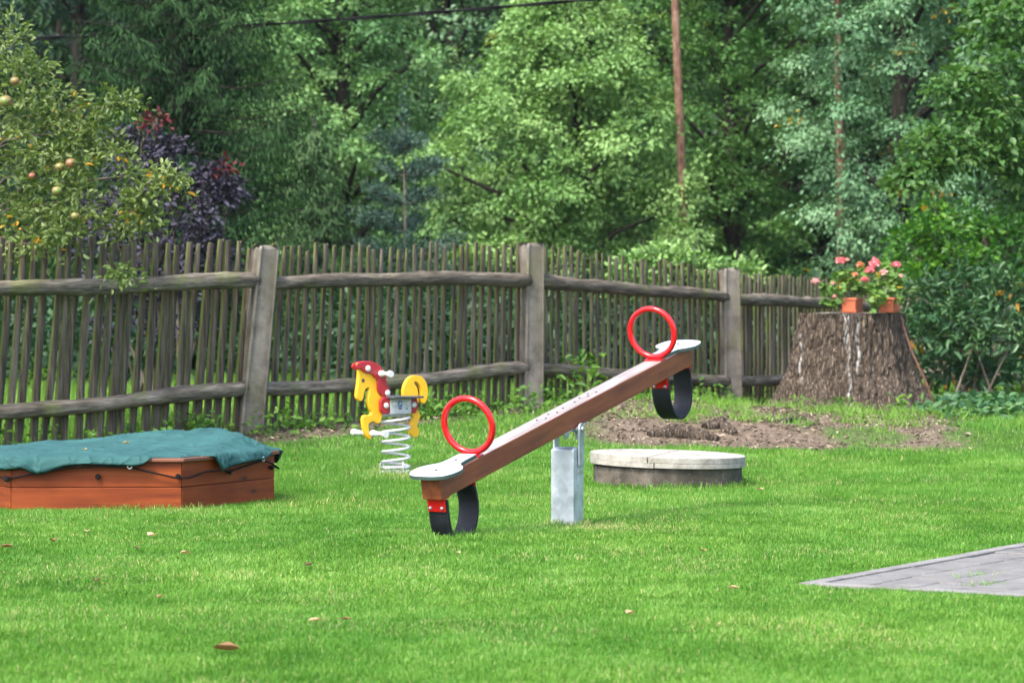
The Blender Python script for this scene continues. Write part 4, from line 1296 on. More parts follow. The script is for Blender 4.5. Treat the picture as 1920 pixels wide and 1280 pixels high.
# coil spring
mb = MB(); path = []; z0, z1 = .03, zb_ - .018; turns = 6.35; rs = .1
for i in range(int(turns * 24) + 1):
    a_ = 2 * math.pi * i / 24; t = a_ / (2 * math.pi * turns)
    tt = 0 if t < .13 else (1 if t > .93 else (t - .13) / .8)
    zz = z0 + t * .06 + (z1 - z0 - .06) * tt
    path.append((rs * math.cos(a_ + .6), rs * math.sin(a_ + .6), zz))
mb.tube(path, .0098, 8); mb.build('coil_spring', MAT['white_coat'], rider)
mb = MB(); mb.box((-.14, -.05, -.02), (.14, .05, .012)); mb.box((-.05, -.14, -.02), (.05, .14, .0115))
mb.build('base_plate', MAT['white_coat'], rider, bevel=.003)
for a_ in (.4, 2.5, 4.6):
    mb = MB(); c_ = Vector((math.cos(a_) * rs, math.sin(a_) * rs, 0))
    mb.tube([c_ * .88 + Vector((0, 0, .0)), c_ * .88 + Vector((0, 0, .06)), c_ * 1.0 + Vector((0, 0, .075)), c_ * 1.13 + Vector((0, 0, .055)), c_ * 1.13], .006, 6)
    mb.build('spring_clip', MAT['white_coat'], rider)
# ------------------------------------------------------------------ tree stump
SX, SY = (1597 - 960) / F * 27, 27.0
sz = .165
stump = thing('tree_stump', (SX, SY, sz), 'wide flared tree stump with rough brown bark streaked with white sap', 'stump')
nt_, nz_ = 420, 150
TH = 1.0
th = np.linspace(0, 2 * np.pi, nt_, endpoint=False); zz = np.linspace(-.12, TH, nz_)
T, Z = np.meshgrid(th, zz)
rad = np.interp(Z, [-.12, 0, .155, .415, .675, .95, 1.0], [.88, .80, .695, .585, .528, .485, .478])
flare = np.exp(-np.clip(Z, 0, None) / .30)
lob = .4 * np.cos(3 * T + 2.6) + .6 * np.cos(6 * T + .7) + .35 * np.cos(9 * T + 2.0)
groove = np.clip(np.cos(6 * T + .7 + .3 * np.sin(2 * T)), -1, 1); rad = rad * (1 - .07 * np.exp(-np.clip(Z, 0, None) / .55) * np.clip(-groove, 0, 1) ** 2)
rad = rad * (1 + flare * .20 * lob + .02 * np.cos(4 * T + Z * 2) + .015 * np.cos(7 * T))
# furrowed bark: ridges running up, broken into plates (periodic around the stump)
cx, cyy = np.cos(T) * 3.2, np.sin(T) * 3.2
warp = fbm(cx * 2 + 5, cyy * 2 + Z * 2.0, 3) * 1.2
u = np.round(T * 0 + 52) * T / (2 * np.pi) + warp * 1.6
pl = np.abs(((u + .5 * np.floor(Z * 4.5 + warp * 3)) % 1.0) - .5) * 2
rows = np.abs(((Z * 4.5 + warp * 3) % 1.0) - .5) * 2
furrow = np.minimum(sstep(0, .45, 1 - pl), sstep(0, .35, 1 - rows))
big = fbm(cx * 3.2, cyy * 3.2 + Z * 3, 9, 4)
rad = rad + .022 * (furrow - .6) + .085 * (big - .5) + .012 * np.sin(T * 23 + warp * 4) * .6 + .016 * (fbm(cx * 14, cyy * 14 + Z * 5, 12, 3) - .5)
Xs, Ys = rad * np.cos(T), rad * np.sin(T)
V = np.stack([Xs, Ys, Z], -1).reshape(-1, 3)
ii = np.arange(nt_ * nz_).reshape(nz_, nt_); i2 = np.roll(ii, -1, 1)
Fq = np.stack([ii[:-1], i2[:-1], i2[1:], ii[1:]], -1).reshape(-1, 4)
sap = np.zeros_like(Z)
for x0, x1, z0, z1, w in ((-.095, -.09, 1.01, .02, .007), (-.012, .0, 1.01, .42, .011), (-.125, -.12, 1.0, .62, .005), (-.50, -.53, .80, .30, .005)):
    xx = x0 + (x1 - x0) * (1 - Z) + .012 * np.sin(Z * 23) + .02 * (fbm(Z * 6, Z * 0 + x0 * 40, 4) - .5)
    sap = np.maximum(sap, np.exp(-((Xs - xx) / w) ** 2) * (Ys < 0) * (Z < z0) * sstep(z1 - .03, z1 + .12, Z))
np_mesh('bark', V, Fq, MAT['stump_bark'], stump, {'sap': np.clip(sap * 1.1, 0, 1).ravel()}, smooth=True)
topr = rad[-1] - .004
mb = MB(); ring0 = [(topr[j] * .985 * math.cos(th[j]), topr[j] * .985 * math.sin(th[j]), TH - .006 + .004 * math.sin(j * .7)) for j in range(0, nt_, 3)]
n_ = len(ring0); mb.add(ring0 + [(p[0] * .5, p[1] * .5, TH + .004) for p in ring0] + [(0, 0, TH + .005)], [(j, (j + 1) % n_, n_ + (j + 1) % n_, n_ + j) for j in range(n_)] + [(n_ + j, n_ + (j + 1) % n_, 2 * n_) for j in range(n_)])
mb.build('cut_face', MAT['cut_wood'], stump)

# ------------------------------------------------------------------ flower boxes with geraniums
SPX = F / 26.75


def planter(px_, label, d0):
    c = at(px_, 586, d0); z0 = sz + TH + .004
    root = thing('flower_box', (c.x, c.y, z0), label, 'flower box', 'terracotta flower boxes on the stump', R(-17))
    w, l, h_ = .072, .21, .142
    def frustum(mb, w0, l0, z0, w1, l1, z1):
        v = [(-w0, -l0, z0), (w0, -l0, z0), (w0, l0, z0), (-w0, l0, z0), (-w1, -l1, z1), (w1, -l1, z1), (w1, l1, z1), (-w1, l1, z1)]
        mb.add(v, [(0, 3, 2, 1), (4, 5, 6, 7), (0, 1, 5, 4), (1, 2, 6, 5), (2, 3, 7, 6), (3, 0, 4, 7)])
    mb = MB(); frustum(mb, w * .86, l * .94, .006, w, l, h_ - .022)
    mb.build('box_body', MAT['terracotta'], root, bevel=.006, seg=3)
    mb = MB(); frustum(mb, w + .008, l + .008, h_ - .0215, w + .010, l + .010, h_)
    mb.build('rim', MAT['terracotta'], root, bevel=.005, seg=3)
    mb = MB(); frustum(mb, w * .94, l * .98, 0, w + .006, l + .006, .028)
    mb.build('saucer_tray', MAT['terracotta'], root, bevel=.004, seg=2)
    mb = MB(); frustum(mb, w * .9, l * .95, h_ - .01, w * .9, l * .95, h_ + .003)
    mb.build('potting_soil', MAT['potting'], root)
    return root, c, z0 + h_


def geranium(name_label, c, z0, heads, leafspots, rg):
    root = thing('geranium', (c.x, c.y, z0), name_label, 'flowering plant', 'geraniums in the flower boxes')
    O = Vector((c.x, c.y, z0))
    Cs, Rr = [], []
    mb = MB()
    for (px_, py_, dd, r_) in leafspots:
        p = at(px_, py_, dd) - O
        m_ = int(14 * (r_ / 10) ** 1.6) + 5
        q = rg.normal(size=(m_, 3)) * r_ / SPX * np.array([.6, .6, .5]) + np.array(p)
        Cs.append(q)
        b0 = Vector((rg.uniform(-.04, .04), rg.uniform(-.12, .12), -.01)); mid = b0.lerp(p, .55) + Vector((0, 0, .03))
        mb.tube([b0, mid, p], [.005, .004, .0025], 5, cap=False)
        for t_ in q[:5]: mb.tube([mid, (mid + Vector(t_)) / 2 + Vector((0, 0, .015)), Vector(t_)], [.0025, .002, .0015], 4, cap=False)
    hm = []
    for (px_, py_, dd, r_, mt) in heads:
        p = at(px_, py_, dd) - O
        b0 = Vector((p.x * .3 + rg.uniform(-.02, .02), p.y * .5, min(.05, p.z * .3))); mb.tube([b0, b0.lerp(p, .5) + Vector((rg.normal() * .015, 0, .02)), p - Vector((0, 0, .01))], [.0032, .0028, .0022], 5, cap=False)
        hm.append((p, r_ / SPX, mt))
    C = np.concatenate(Cs); n = len(C)
    A = rg.normal(size=(n, 3)) * np.array([1, 1, .35]) + np.array([0, -.15, -.15]); Nn = rg.normal(size=(n, 3)) * .45 + np.array([-.1, -.5, .9])
    # round scalloped leaves
    A = unit(A); Nn = unit(Nn - A * np.sum(A * Nn, 1, keepdims=True)); B = np.cross(Nn, A)
    Ln = rg.uniform(.020, .040, n)[:, None]
    pts = [(0, 0, .0)] + [(-.15 + 1.0 * math.cos(t) * (1 + .08 * (k % 2)), 1.0 * math.sin(t) * (1 + .08 * (k % 2)), .16 + .05 * (k % 2)) for k, t in enumerate([-2.7 + 5.4 * i / 8 for i in range(9)])]
    V = np.stack([C + A * Ln * a_ + B * Ln * b_ + Nn * Ln * c_ for a_, b_, c_ in pts], 1).reshape(-1, 3)
    base = (np.arange(n) * 10)[:, None]
    Fs = np.concatenate([base + np.array([[0, k, k + 1]]) for k in range(1, 9)])
    r = np.clip(.5 + rg.normal(size=n) * .22, 0, .9); r[rg.random(n) < .03] = 1
    np_mesh('foliage', V, Fs, MAT['geranium'], root, {'rnd': np.repeat(r, 10)})
    mb.build('stems', MAT['stem'], root)
    for p, rr, mt in hm:
        m_ = 90
        d = unit(rg.normal(size=(m_, 3))); d[:, 2] = np.abs(d[:, 2]) * 1.0 - .25
        C2 = np.array(p) + d * rr * np.array([.85, .85, .68]) * rg.uniform(.55, 1, (m_, 1)); 
        V, Fc, li = leaf_geo(C2, rg.normal(size=(m_, 3)) + d * .3, d + rg.normal(size=(m_, 3)) * .35, rr * rg.uniform(.42, .7, m_), .8, True, .1, .1)
        np_mesh('flower_head', V, Fc, MAT[mt], root, {'rnd': rg.random(m_)[li]})
    return root


P_, O_, L_ = 'petal_pink', 'petal_orange', 'petal_pale'
b1, c1, t1 = planter(1598, 'terracotta plastic flower box nearer the middle of the stump top', 26.82)
b2, c2, t2 = planter(1668, 'terracotta plastic flower box at the right edge of the stump top', 26.78)
rg = np.random.default_rng(3)
geranium('sprawling pink geranium in the flower box nearer the stump middle', c1, t1,
         [(1576, 489, 26.7, 9.5, P_), (1588, 487, 26.75, 4.5, L_), (1529, 527, 26.6, 7.5, L_), (1603, 515, 26.7, 7, O_), (1614, 497, 26.9, 8, O_), (1621, 524, 26.6, 8, P_), (1564, 556, 26.55, 4.5, L_), (1562, 531, 26.6, 4.5, L_)],
         [(1580, 525, 26.7, 14), (1600, 535, 26.7, 16), (1575, 548, 26.65, 14), (1556, 545, 26.6, 11), (1545, 540, 26.6, 9), (1560, 570, 26.55, 9), (1548, 566, 26.55, 6), (1615, 545, 26.75, 13), (1590, 512, 26.8, 10), (1618, 512, 26.85, 10), (1630, 545, 26.7, 12), (1570, 515, 26.7, 7)], rg)
geranium('upright pink geranium in the flower box at the right edge of the stump', c2, t2,
         [(1640, 495, 26.75, 12.5, P_), (1631, 507, 26.65, 9.5, P_), (1657, 511, 26.7, 8, L_), (1680, 497, 26.75, 8.5, P_), (1688, 518, 26.7, 6, L_)],
         [(1645, 560, 26.6, 13), (1640, 572, 26.5, 10), (1652, 560, 26.5, 11), (1655, 535, 26.7, 14), (1672, 525, 26.75, 14), (1668, 505, 26.8, 10), (1690, 530, 26.75, 9), (1660, 498, 26.85, 9), (1680, 548, 26.7, 10), (1640, 538, 26.7, 10), (1688, 562, 26.6, 6), (1650, 520, 26.75, 9)], rg)

# stick leaning on the stump
a_, b_ = at(1688, 592, 26.75), at(1757, 775, 26.3); b_.z = float(gz(b_.x, b_.y)) - .02
st = thing('stick', b_, 'thin brown stick leaning against the right side of the stump', 'stick')
mb = MB(); mb.tube([Vector((0, 0, 0)), (a_ - b_) * .3 + Vector((.015, 0, 0)), (a_ - b_) * .65 + Vector((-.015, 0, 0)), a_ - b_], [.014, .013, .011, .009], 8); mb.build('stick_shaft', MAT['stick'], st)
bpy.data.objects.remove(st) if False else None


def root_log(label, name, pts, rads, cat, d):
    P = [at(px_, py_, dd) for px_, py_, dd in pts]
    for p in P: p.z = float(gz(p.x, p.y))
    o0 = P[0].copy(); mb = MB(); path = []; rr = []
    k = len(P) - 1
    for i in range(25):
        t = i / 24 * k; j = min(int(t), k - 1); f_ = t - j
        p = P[j].lerp(P[j + 1], f_); r_ = rads[j] * (1 - f_) + rads[j + 1] * f_
        p.z += r_ * .35 + .012 * math.sin(i * 1.7); p.y += .02 * math.sin(i * .9)
        path.append(p); rr.append(r_ * (1 + .18 * math.sin(i * 2.3)))
    mb.tube(path, rr, 12); o = mb.build(name, MAT['stump_bark'], None, o0); tag(o, label, cat); return o


root_log('dark gnarled root lying across the lawn edge behind the round well', 'exposed_root', [(1218, 822, 22.2), (1258, 820, 22.25), (1300, 822, 22.2), (1345, 828, 22.1)], [.03, .07, .065, .03], 'root', 22)
root_log('short broken root at the right end of the gnarled root by the lawn edge', 'exposed_root', [(1322, 818, 22.5), (1352, 815, 22.6), (1378, 824, 22.3)], [.035, .055, .03], 'root', 22)
root_log('thin root half buried in the litter in front of the stump', 'exposed_root', [(1455, 815, 22.9), (1485, 808, 23.2), (1508, 802, 23.5)], [.015, .035, .02], 'root', 23)
root_log('short dark log on the ground right of the stump by the leaning stick', 'log', [(1738, 785, 25.6), (1768, 787, 25.4), (1800, 792, 25.2)], [.05, .06, .052], 'log', 25)

# small plants at the foot of the stump
for px_, py_, dd, n_, ll, lab in ((1582, 782, 25.8, 60, .055, 'bright dandelion-like plant at the foot of the stump, left of its middle'), (1690, 775, 25.9, 26, .10, 'small plant with upright broad leaves by the right foot of the stump'),
                                (1498, 767, 25.8, 45, .05, 'low yellow-green plant by the left foot of the stump'), (1100, 722, 25.6, 70, .11, 'broad leaved weed against the fence behind the seesaw beam')):
    p = at(px_, py_, dd); p.z = float(gz(p.x, p.y))
    hgt = .12 if dd < 25.85 else .16
    if px_ == 1100: hgt = .45
    q = rng.normal(size=(n_, 3)) * np.array([.10, .08, 0]) + np.array([0, 0, 1]) * rng.uniform(.01, hgt, (n_, 1))
    V, Fc, li = leaf_geo(q, rng.normal(size=(n_, 3)) * np.array([1, 1, .4]) + np.array([0, 0, .5]), rng.normal(size=(n_, 3)) * .5 + np.array([0, -.4, 1]), ll * rng.uniform(.6, 1.2, n_), .42, True)
    wp = thing('weed_plant', p, lab, 'plant'); np_mesh('leaves', V, Fc, MAT['weed'], wp, {'rnd': rng.random(n_)[li]})
    mb = MB()
    for t_ in q[::4]: mb.tube([(0, 0, -.02), tuple(t_ * .5 + np.array([0, 0, .01])), tuple(t_)], [.004, .003, .002], 4, cap=False)
    mb.build('stems', MAT['stem'], wp)

# ------------------------------------------------------------------ fallen leaves on the lawn
FL = [(100, 1014, .075, .15, 'dark brown crumpled leaf below the left part of the sandbox'), (285, 1005, .075, .95, 'pale tan curled leaf below the middle of the sandbox front'), (163, 996, .05, .9, 'small yellowish leaf close below the sandbox planks'),
      (180, 1088, .055, .0, 'near black shrivelled leaf on the lawn at the left'), (348, 1037, .055, .75, 'small orange tan leaf below the right corner of the sandbox'), (257, 1027, .04, .1, 'tiny dark leaf just below the pale tan leaf'),
      (424, 1218, .09, .28, 'reddish brown curled leaf, the largest one low on the lawn'), (580, 1059, .06, .12, 'brown leaf left of the lowered seesaw end'), (300, 1119, .045, .6, 'small pinkish leaf left of the lawn middle'), (592, 1163, .055, .72, 'orange leaf below the brown one left of the seesaw'),
      (648, 1160, .04, .3, 'small reddish leaf right beside the orange leaf'), (1182, 1150, .05, .8, 'light orange leaf on the lawn below the seesaw post'), (1375, 1102, .05, .9, 'pale leaf left of the paving corner'), (1318, 1032, .045, .5, 'small brown leaf below the round well'),
      (12, 1025, .06, .25, 'brown leaf at the left edge of the lawn'), (555, 860, .05, .4, 'brown leaf right of the sandbox corner'), (1425, 918, .05, .85, 'pale leaf right of the round well'), (858, 1036, .04, .85, 'small yellow leaf in front of the tyre under the lowered seat'), (158, 843, .035, .95, 'tiny pale leaf lying on the left part of the green cover'), (236, 831, .045, .8, 'tiny pale leaf lying on the middle of the green cover')]
for px_, py_, sz_, rv, lab in FL:
    d0 = 15.0 if 'green cover' not in lab else 17.3
    for it in range(12 if d0 == 15.0 else 0):
        p = at(px_, py_, d0); e = p.z - float(gz(p.x, p.y)) - .03; d0 += e * d0 / H * .9
    p = at(px_, py_, d0)
    if 'green cover' in lab:
        for it in range(20):
            p = at(px_, py_, d0); e = p.z - (CZ + float(cov_z(p.x - SC.x, p.y - SC.y)) + .008); d0 += e * d0 / H * .9
        p = at(px_, py_, d0)
    mb = MB(); a0 = random.uniform(0, 6.28); vs = []; cu = random.uniform(.5, .9)
    for i in range(7):
        t = i / 6; w = .36 * math.sin(math.pi * min(1, t * .93 + .05)) ** .8
        for s_ in (-1, -.5, 0, .5, 1):
            x_ = (t - .5); y_ = w * s_; z_ = cu * (abs(s_) ** 1.5 * w * .9 + .45 * x_ * x_) + random.uniform(-.03, .03)
            vs.append(Vector((x_ * math.cos(a0) - y_ * math.sin(a0), x_ * math.sin(a0) + y_ * math.cos(a0), z_)) * sz_)
    mb.add(vs, [(i * 5 + j, i * 5 + j + 1, i * 5 + j + 6, i * 5 + j + 5) for i in range(6) for j in range(4)], 0, True)
    o = mb.build('fallen_leaf', MAT['dry_leaf']); o.location = p
    at_ = o.data.attributes.new('rnd', 'FLOAT', 'POINT'); at_.data.foreach_set('value', np.clip(rv + rng.normal(size=len(vs)) * .06, 0, 1).astype(np.float32))
    tag(o, lab, 'leaf', 'fallen leaves on the lawn')

# ------------------------------------------------------------------ overhead cable
ca, cb2 = at(500, 47, 36.0), at(1150, -1, 34.0)
dv = (cb2 - ca) / (cb2.x - ca.x)
mb = MB(); P0 = [ca + dv * s_ + Vector((0, 0, .0022 * (s_ - 1.5) ** 2)) for s_ in np.arange(-14, 20.01, .1)]
for ph in (0, math.pi):
    mb.tube([p + Vector((0, math.cos(i * .42 + ph), math.sin(i * .42 + ph))) * .0125 for i, p in enumerate(P0)], .0138, 6)
o = mb.build('overhead_cable', MAT['black'], None, ca); tag(o, 'black twisted overhead cable crossing in front of the trees', 'cable')

# ------------------------------------------------------------------ trees
def X(px_, d): return (px_ - 960) / F * d


def spruce(loc, label, rg, ht, R0, name='spruce_tree', mat='spruce', z0=.6, whorl=.33, per=7, group=None, hang=.38, trunk_r=.2, zfine=10, bark_m='bark_dark', strip=.105, dens=.06, nm=5, ratio=.19):
    root = thing(name, loc, label, 'spruce tree' if 'spruce' in name else 'tree', group)
    mb = MB(); mb.tube([(0, 0, -.2), (0, 0, ht * .5), (0, 0, ht)], [trunk_r * 1.15, trunk_r * .6, .02], 10)
    Cs, As, Ns, Rs, Ls = [], [], [], [], []
    z = z0
    while z < ht - .3:
        Lb = R0 * (1 - z / ht) ** .75 * rg.uniform(.85, 1.1)
        coarse = z > zfine
        for b_ in range(per if not coarse else per - 2):
            az = 2 * np.pi * b_ / per + rg.uniform(-.4, .4) + z * 1.9; Lx = Lb * rg.uniform(.65, 1.12)
            t = np.linspace(0, 1, max(6, int(Lx / dens / (2.2 if coarse else 1))))
            rr = t * Lx; zz = z + rg.uniform(-.1, .1) + .12 * rr - .34 * Lx * t ** 1.3 + .26 * Lx * t ** 3.2
            pos = np.stack([np.cos(az) * rr, np.sin(az) * rr, zz], 1)
            mb.tube([Vector(pos[0]), Vector(pos[len(t) // 2]), Vector(pos[-1])], [.016 + .004 * Lx, .008, .003], 4, cap=False)
            sd = np.array([-np.sin(az), np.cos(az), 0]); fw = np.array([np.cos(az), np.sin(az), 0]); br = rg.random()
            for s_ in (-1, 1):
                ww = hang * (.35 + .75 * np.sin(np.pi * np.clip(t * .9 + .1, 0, 1))) * rg.uniform(.6, 1.3, len(t))
                m_ = nm if not coarse else 2
                for j in range(m_):
                    f_ = (j + .4) / m_
                    c = pos + sd * s_ * ww[:, None] * f_ * .62 + fw * ww[:, None] * f_ * .35 + np.array([0, 0, -1]) * (ww * f_ ** 1.4 * .75)[:, None] + rg.normal(size=pos.shape) * .02
                    Cs.append(c); As.append(sd * s_ * .5 + fw * .45 + np.array([0, 0, -.45 - .7 * f_]) + rg.normal(size=pos.shape) * .25)
                    Ns.append(np.array([0, 0, .8]) + fw * .5 + rg.normal(size=pos.shape) * .5)
                    Rs.append(np.clip(.25 + .35 * t + .25 * br + .25 * (1 - f_) * 0 + rg.normal(size=len(t)) * .12, 0, 1)); Ls.append(np.full(len(t), strip * (2.4 if coarse else 1)))
        z += whorl * rg.uniform(.8, 1.2) * (1.7 if coarse else 1)
    C, A, Nn, r, ln = map(np.concatenate, (Cs, As, Ns, Rs, Ls))
    V, Fc, li = leaf_geo(C, A, Nn, ln * rg.uniform(.7, 1.25, len(C)), ratio, False, .06, .1)
    mb.build('trunk', MAT[bark_m], root)
    np_mesh('crown', V, Fc, MAT[mat], root, {'rnd': r[li]})
    return root


def pine(loc, label, rg, ht, lean, r0, zc, name='pine_tree', twigs=(), bk='bark_pine'):
    root = thing(name, loc, label, 'pine tree', None)
    mb = MB(); P = [(lean * k / 12 * ht + .04 * math.sin(k * 1.1), .05 * math.sin(k * .7), -.2 + ht * k / 12) for k in range(13)]
    mb.tube(P, [r0 * (1.1 - .055 * k) for k in range(13)], 14)
    for z_, az, l_ in twigs:
        k = z_ / ht * 12; i = int(k); p = Vector(P[i]).lerp(Vector(P[i + 1]), k - i)
        e = Vector((math.cos(az) * l_, math.sin(az) * l_, .12 * l_)); mb.tube([p, p + e * .5 + Vector((0, 0, .06)), p + e], [.025, .018, .008], 5)
    cl = []
    for i in range(26):
        z_ = rg.uniform(zc, ht); a_ = rg.uniform(0, 6.28); q = rg.uniform(.4, 2.2) * (1 - (z_ - zc) / (ht - zc) * .5); cl.append((lean * z_ + math.cos(a_) * q, math.sin(a_) * q, z_, .8, .4))
    limb_tubes(mb, rg, P, cl, .06)
    C, A, Nn, cid, sr = clump_leaves(rg, cl, 10, 30, .22, spread=1.0, rand=.9)
    V, Fc, li = leaf_geo(C, A + np.array([0, 0, .9]), Nn, .22, .16)
    mb.build('trunk', MAT[bk], root); np_mesh('crown', V, Fc, MAT['pine'], root, {'rnd': rg.random(len(C))[li]})
    return root


def bush(name, loc, label, cat, rg, clumps, leaf, mat, m=10, k=18, stems=.012, fine=True, ratio=.5, group=None, spread=1.6, up=.8, out=.6, droop=.2, rand=.55, stem_mat='bark_grey', basex=.12, nstem=1, zmin=-.6, whorl=False):
    """clumps in world coordinates (x, y, z, rx, rz[, fixed rnd])"""
    root = thing(name, loc, label, cat, group); O = np.array(loc)
    cl = [tuple(np.array(c[:3]) - O) + tuple(c[3:5]) for c in clumps]; fx = [c[5] if len(c) > 5 else None for c in clumps]
    mb = MB()
    for c in cl[::nstem]:
        b0 = Vector((rg.normal() * basex, rg.normal() * basex, -.05)); t = Vector(c[:3]); mid = b0.lerp(t, .5) + Vector((rg.normal() * .08, rg.normal() * .05, .12))
        mb.tube([b0, mid, t], [stems * 1.6, stems, stems * .4], 6, cap=False)
        for q in range(4):
            e = t + Vector(rg.normal(size=3)) * c[3] * .6; e.z = t.z + abs(e.z - t.z); mb.tube([mid.lerp(t, .6), t.lerp(e, .4), e], [stems * .5, stems * .35, stems * .2], 4, cap=False)
    mb.build('stems', MAT[stem_mat], root)
    C, A, Nn, cid, sr = clump_leaves(rg, cl, m, k, leaf, spread=spread, up=up, out=out, droop=droop, rand=rand, zmin=zmin)
    cr = rg.random(len(cl)); r = np.clip(.1 + .3 * cr[cid] + .3 * sr + rg.normal(size=len(C)) * .14 + .1, 0, .92)
    for i, v in enumerate(fx):
        if v is not None: r[cid == i] = v
    if whorl: r[(sr > .985) & (rg.random(len(C)) < .5)] = 1.0
    if any(v is not None for v in fx):
        kp = np.array([v is None for v in fx])[cid] | (rg.random(len(C)) < .22); C, A, Nn, r = C[kp], A[kp], Nn[kp], r[kp]
    V, Fc, li = leaf_geo(C, A, Nn, leaf * rg.uniform(.7, 1.25, len(C)), ratio, fine)
    np_mesh('foliage', V, Fc, MAT[mat], root, {'rnd': r[li]})
    return root


g2 = np.random.default_rng(77)
bd, bp, bg_ = MAT['bark_dark'], MAT['bark_pine'], MAT['bark_grey']
def loc(px_, d): return (X(px_, d), d, float(gz(X(px_, d), d)))

# central pale maple
maple = broadleaf('maple_tree', loc(1062, 43), 'rounded pale green maple in the middle behind the fence', 'maple tree', g2, .7, 5.9, 1.95, 100, .085, MAT['maple'], bd, 15, 42, (.34, .66), .52, .13, shape=(.72, .35), yellow=.003, lob=.4, droop=.45, spread=2.4)
# linden on its left, taller
linden = broadleaf('linden_tree', loc(628, 47), 'tall light green linden between the dark spruce and the maple', 'linden tree', g2, .9, 12.5, 1.75, 165, .085, MAT['linden'], bd, 13, 36, (.36, .7), .55, .18, shape=(.75, .3), yellow=.003, zfine=8.5)
# midgreen layered tree behind the straight pine trunk
beech = broadleaf('beech_tree', loc(1380, 49), 'mid green beech with layered boughs behind the red pine trunk', 'beech tree', g2, 1.2, 12, 1.6, 140, .085, MAT['mid'], bd, 13, 34, (.45, .8), .34, .15, shape=(.8, .3), yellow=.003, zfine=8.5, droop=.2)
# drooping blue green tree at the right
birch = broadleaf('weeping_linden', loc(1688, 38), 'drooping blue green linden with yellow leaves above the stump', 'linden tree', g2, 1.3, 10, 1.5, 150, .07, MAT['bluegreen'], bd, 14, 38, (.32, .6), .6, .16, shape=(.72, .25), yellow=.012, zfine=7, droop=.9, limb_step=5)
copse = broadleaf('linden_tree', loc(830, 56), 'slender blue green tree behind the gap left of the maple', 'linden tree', g2, 1.5, 13, 1.7, 130, .12, MAT['bluegreen'], bd, 9, 22, (.5, .85), .45, .15, shape=(.8, .3), yellow=.006, zfine=9)
# right foreground tree: branches reaching into the picture
fg = []
for px_, py_, dd, r_ in ((1905, 40, 28.5, .34), (1850, 75, 28.7, .30), (1885, 130, 28.4, .32), (1815, 140, 28.3, .26), (1790, 165, 28.2, .2), (1860, 200, 28.3, .32), (1915, 215, 28.6, .34), (1820, 225, 28.1, .26), (1770, 255, 28.0, .22), (1740, 270, 27.9, .18), (1880, 285, 28.3, .3), (1800, 290, 28.0, .22), (1755, 310, 27.9, .17), (1722, 318, 27.8, .14), (1915, 330, 28.5, .26), (1840, 275, 28.2, .26), (1700, 340, 27.8, .12), (1890, 20, 29, .35), (1850, 10, 29, .3), (1960, 100, 28.8, .5), (1980, 250, 28.8, .5), (1960, -60, 28.8, .5), (2050, 160, 29, .6), (1900, -90, 29, .5), (2050, -60, 29.4, .6), (1985, 370, 28.7, .4), (1930, 380, 28.7, .25)):
    p = at(px_, py_, dd); fg.append((p.x, p.y, p.z, r_, r_ * .6))
lx = loc(2120, 29.6)
lime = broadleaf('lime_tree', lx, 'dark green lime tree reaching in from the right edge', 'lime tree', g2, 0, 4.6, 1, 0, .085, MAT['near_leaf'], bd, 12, 20, trunk_r=.09, clumps=[(c[0] - lx[0], c[1] - lx[1], c[2] - lx[2], c[3], c[4]) for c in fg], fine=True, droop=.6, yellow=.004, ratio=.72, spread=1.9, limb_step=3, slope=.1)
# conifers
sp1 = spruce(loc(335, 36), 'large dark spruce with hanging boughs behind the purple shrub', g2, 10, 2.5, hang=.44, per=8, zfine=6.6, whorl=.30)
sp2 = spruce(loc(590, 40), 'smaller spruce with lighter drooping boughs right of the large dark spruce', g2, 3.7, 1.35, hang=.34, per=8, zfine=8, whorl=.24, trunk_r=.07, mat='spruce_light')
p1 = pine(loc(150, 44), 'dark pine behind the apple tree at the left edge', g2, 13, .0, .13, 2.5, 'pine_tree', bk='bark_dark')
p2 = pine(loc(1284, 42.3), 'tall straight reddish pine trunk right of the pale maple', g2, 17, -.0185, .068, 9.5, 'pine_tree', [])
p3 = pine(loc(1571, 37.9), 'thinner reddish pine trunk above the stump, half hidden by leaves', g2, 17, .004, .058, 9.5, 'pine_tree', [])

# young pine sapling, sparse
sl = loc(757, 36); sap_ = thing('young_pine', sl, 'sparse blue green young pine with bare tan stem behind the fence', 'pine tree')
mb = MB(); hT = 3.35; mb.tube([(0, 0, -.1), (.02, 0, hT * .5), (.0, 0, hT)], [.028, .02, .007], 8)
Cs, As = [], []
z = .5
while z < hT - .15:
    Lb = .75 * (1 - z / hT) ** .6 + .15
    for b_ in range(6):
        az = g2.uniform(0, 6.28); l_ = Lb * g2.uniform(.7, 1.15); e = np.array([math.cos(az) * l_, math.sin(az) * l_, l_ * .35])
        mb.tube([Vector((.01, 0, z)), Vector((0, 0, z)) + Vector(e) * .5 - Vector((0, 0, .04)), Vector((0, 0, z)) + Vector(e)], [.012, .008, .003], 5, cap=False)
        m_ = 190; t = g2.uniform(.12, 1.05, m_); Cs.append(np.array([0, 0, z]) + e * t[:, None] + g2.normal(size=(m_, 3)) * .055); As.append(e / l_ * .8 + g2.normal(size=(m_, 3)) * .7 + np.array([0, 0, .3]))
    z += .36
Cs.append(np.array([0, 0, hT]) + g2.normal(size=(120, 3)) * np.array([.03, .03, .16])); As.append(np.array([0, 0, .8]) + g2.normal(size=(120, 3)) * .6)
C, A = np.concatenate(Cs), np.concatenate(As)
V, Fc, li = leaf_geo(C, A, g2.normal(size=C.shape), g2.uniform(.06, .11, len(C)), .13)
mb.build('trunk', MAT['bark_grey'], sap_); np_mesh('crown', V, Fc, MAT['pine'], sap_, {'rnd': g2.random(len(C))[li]})

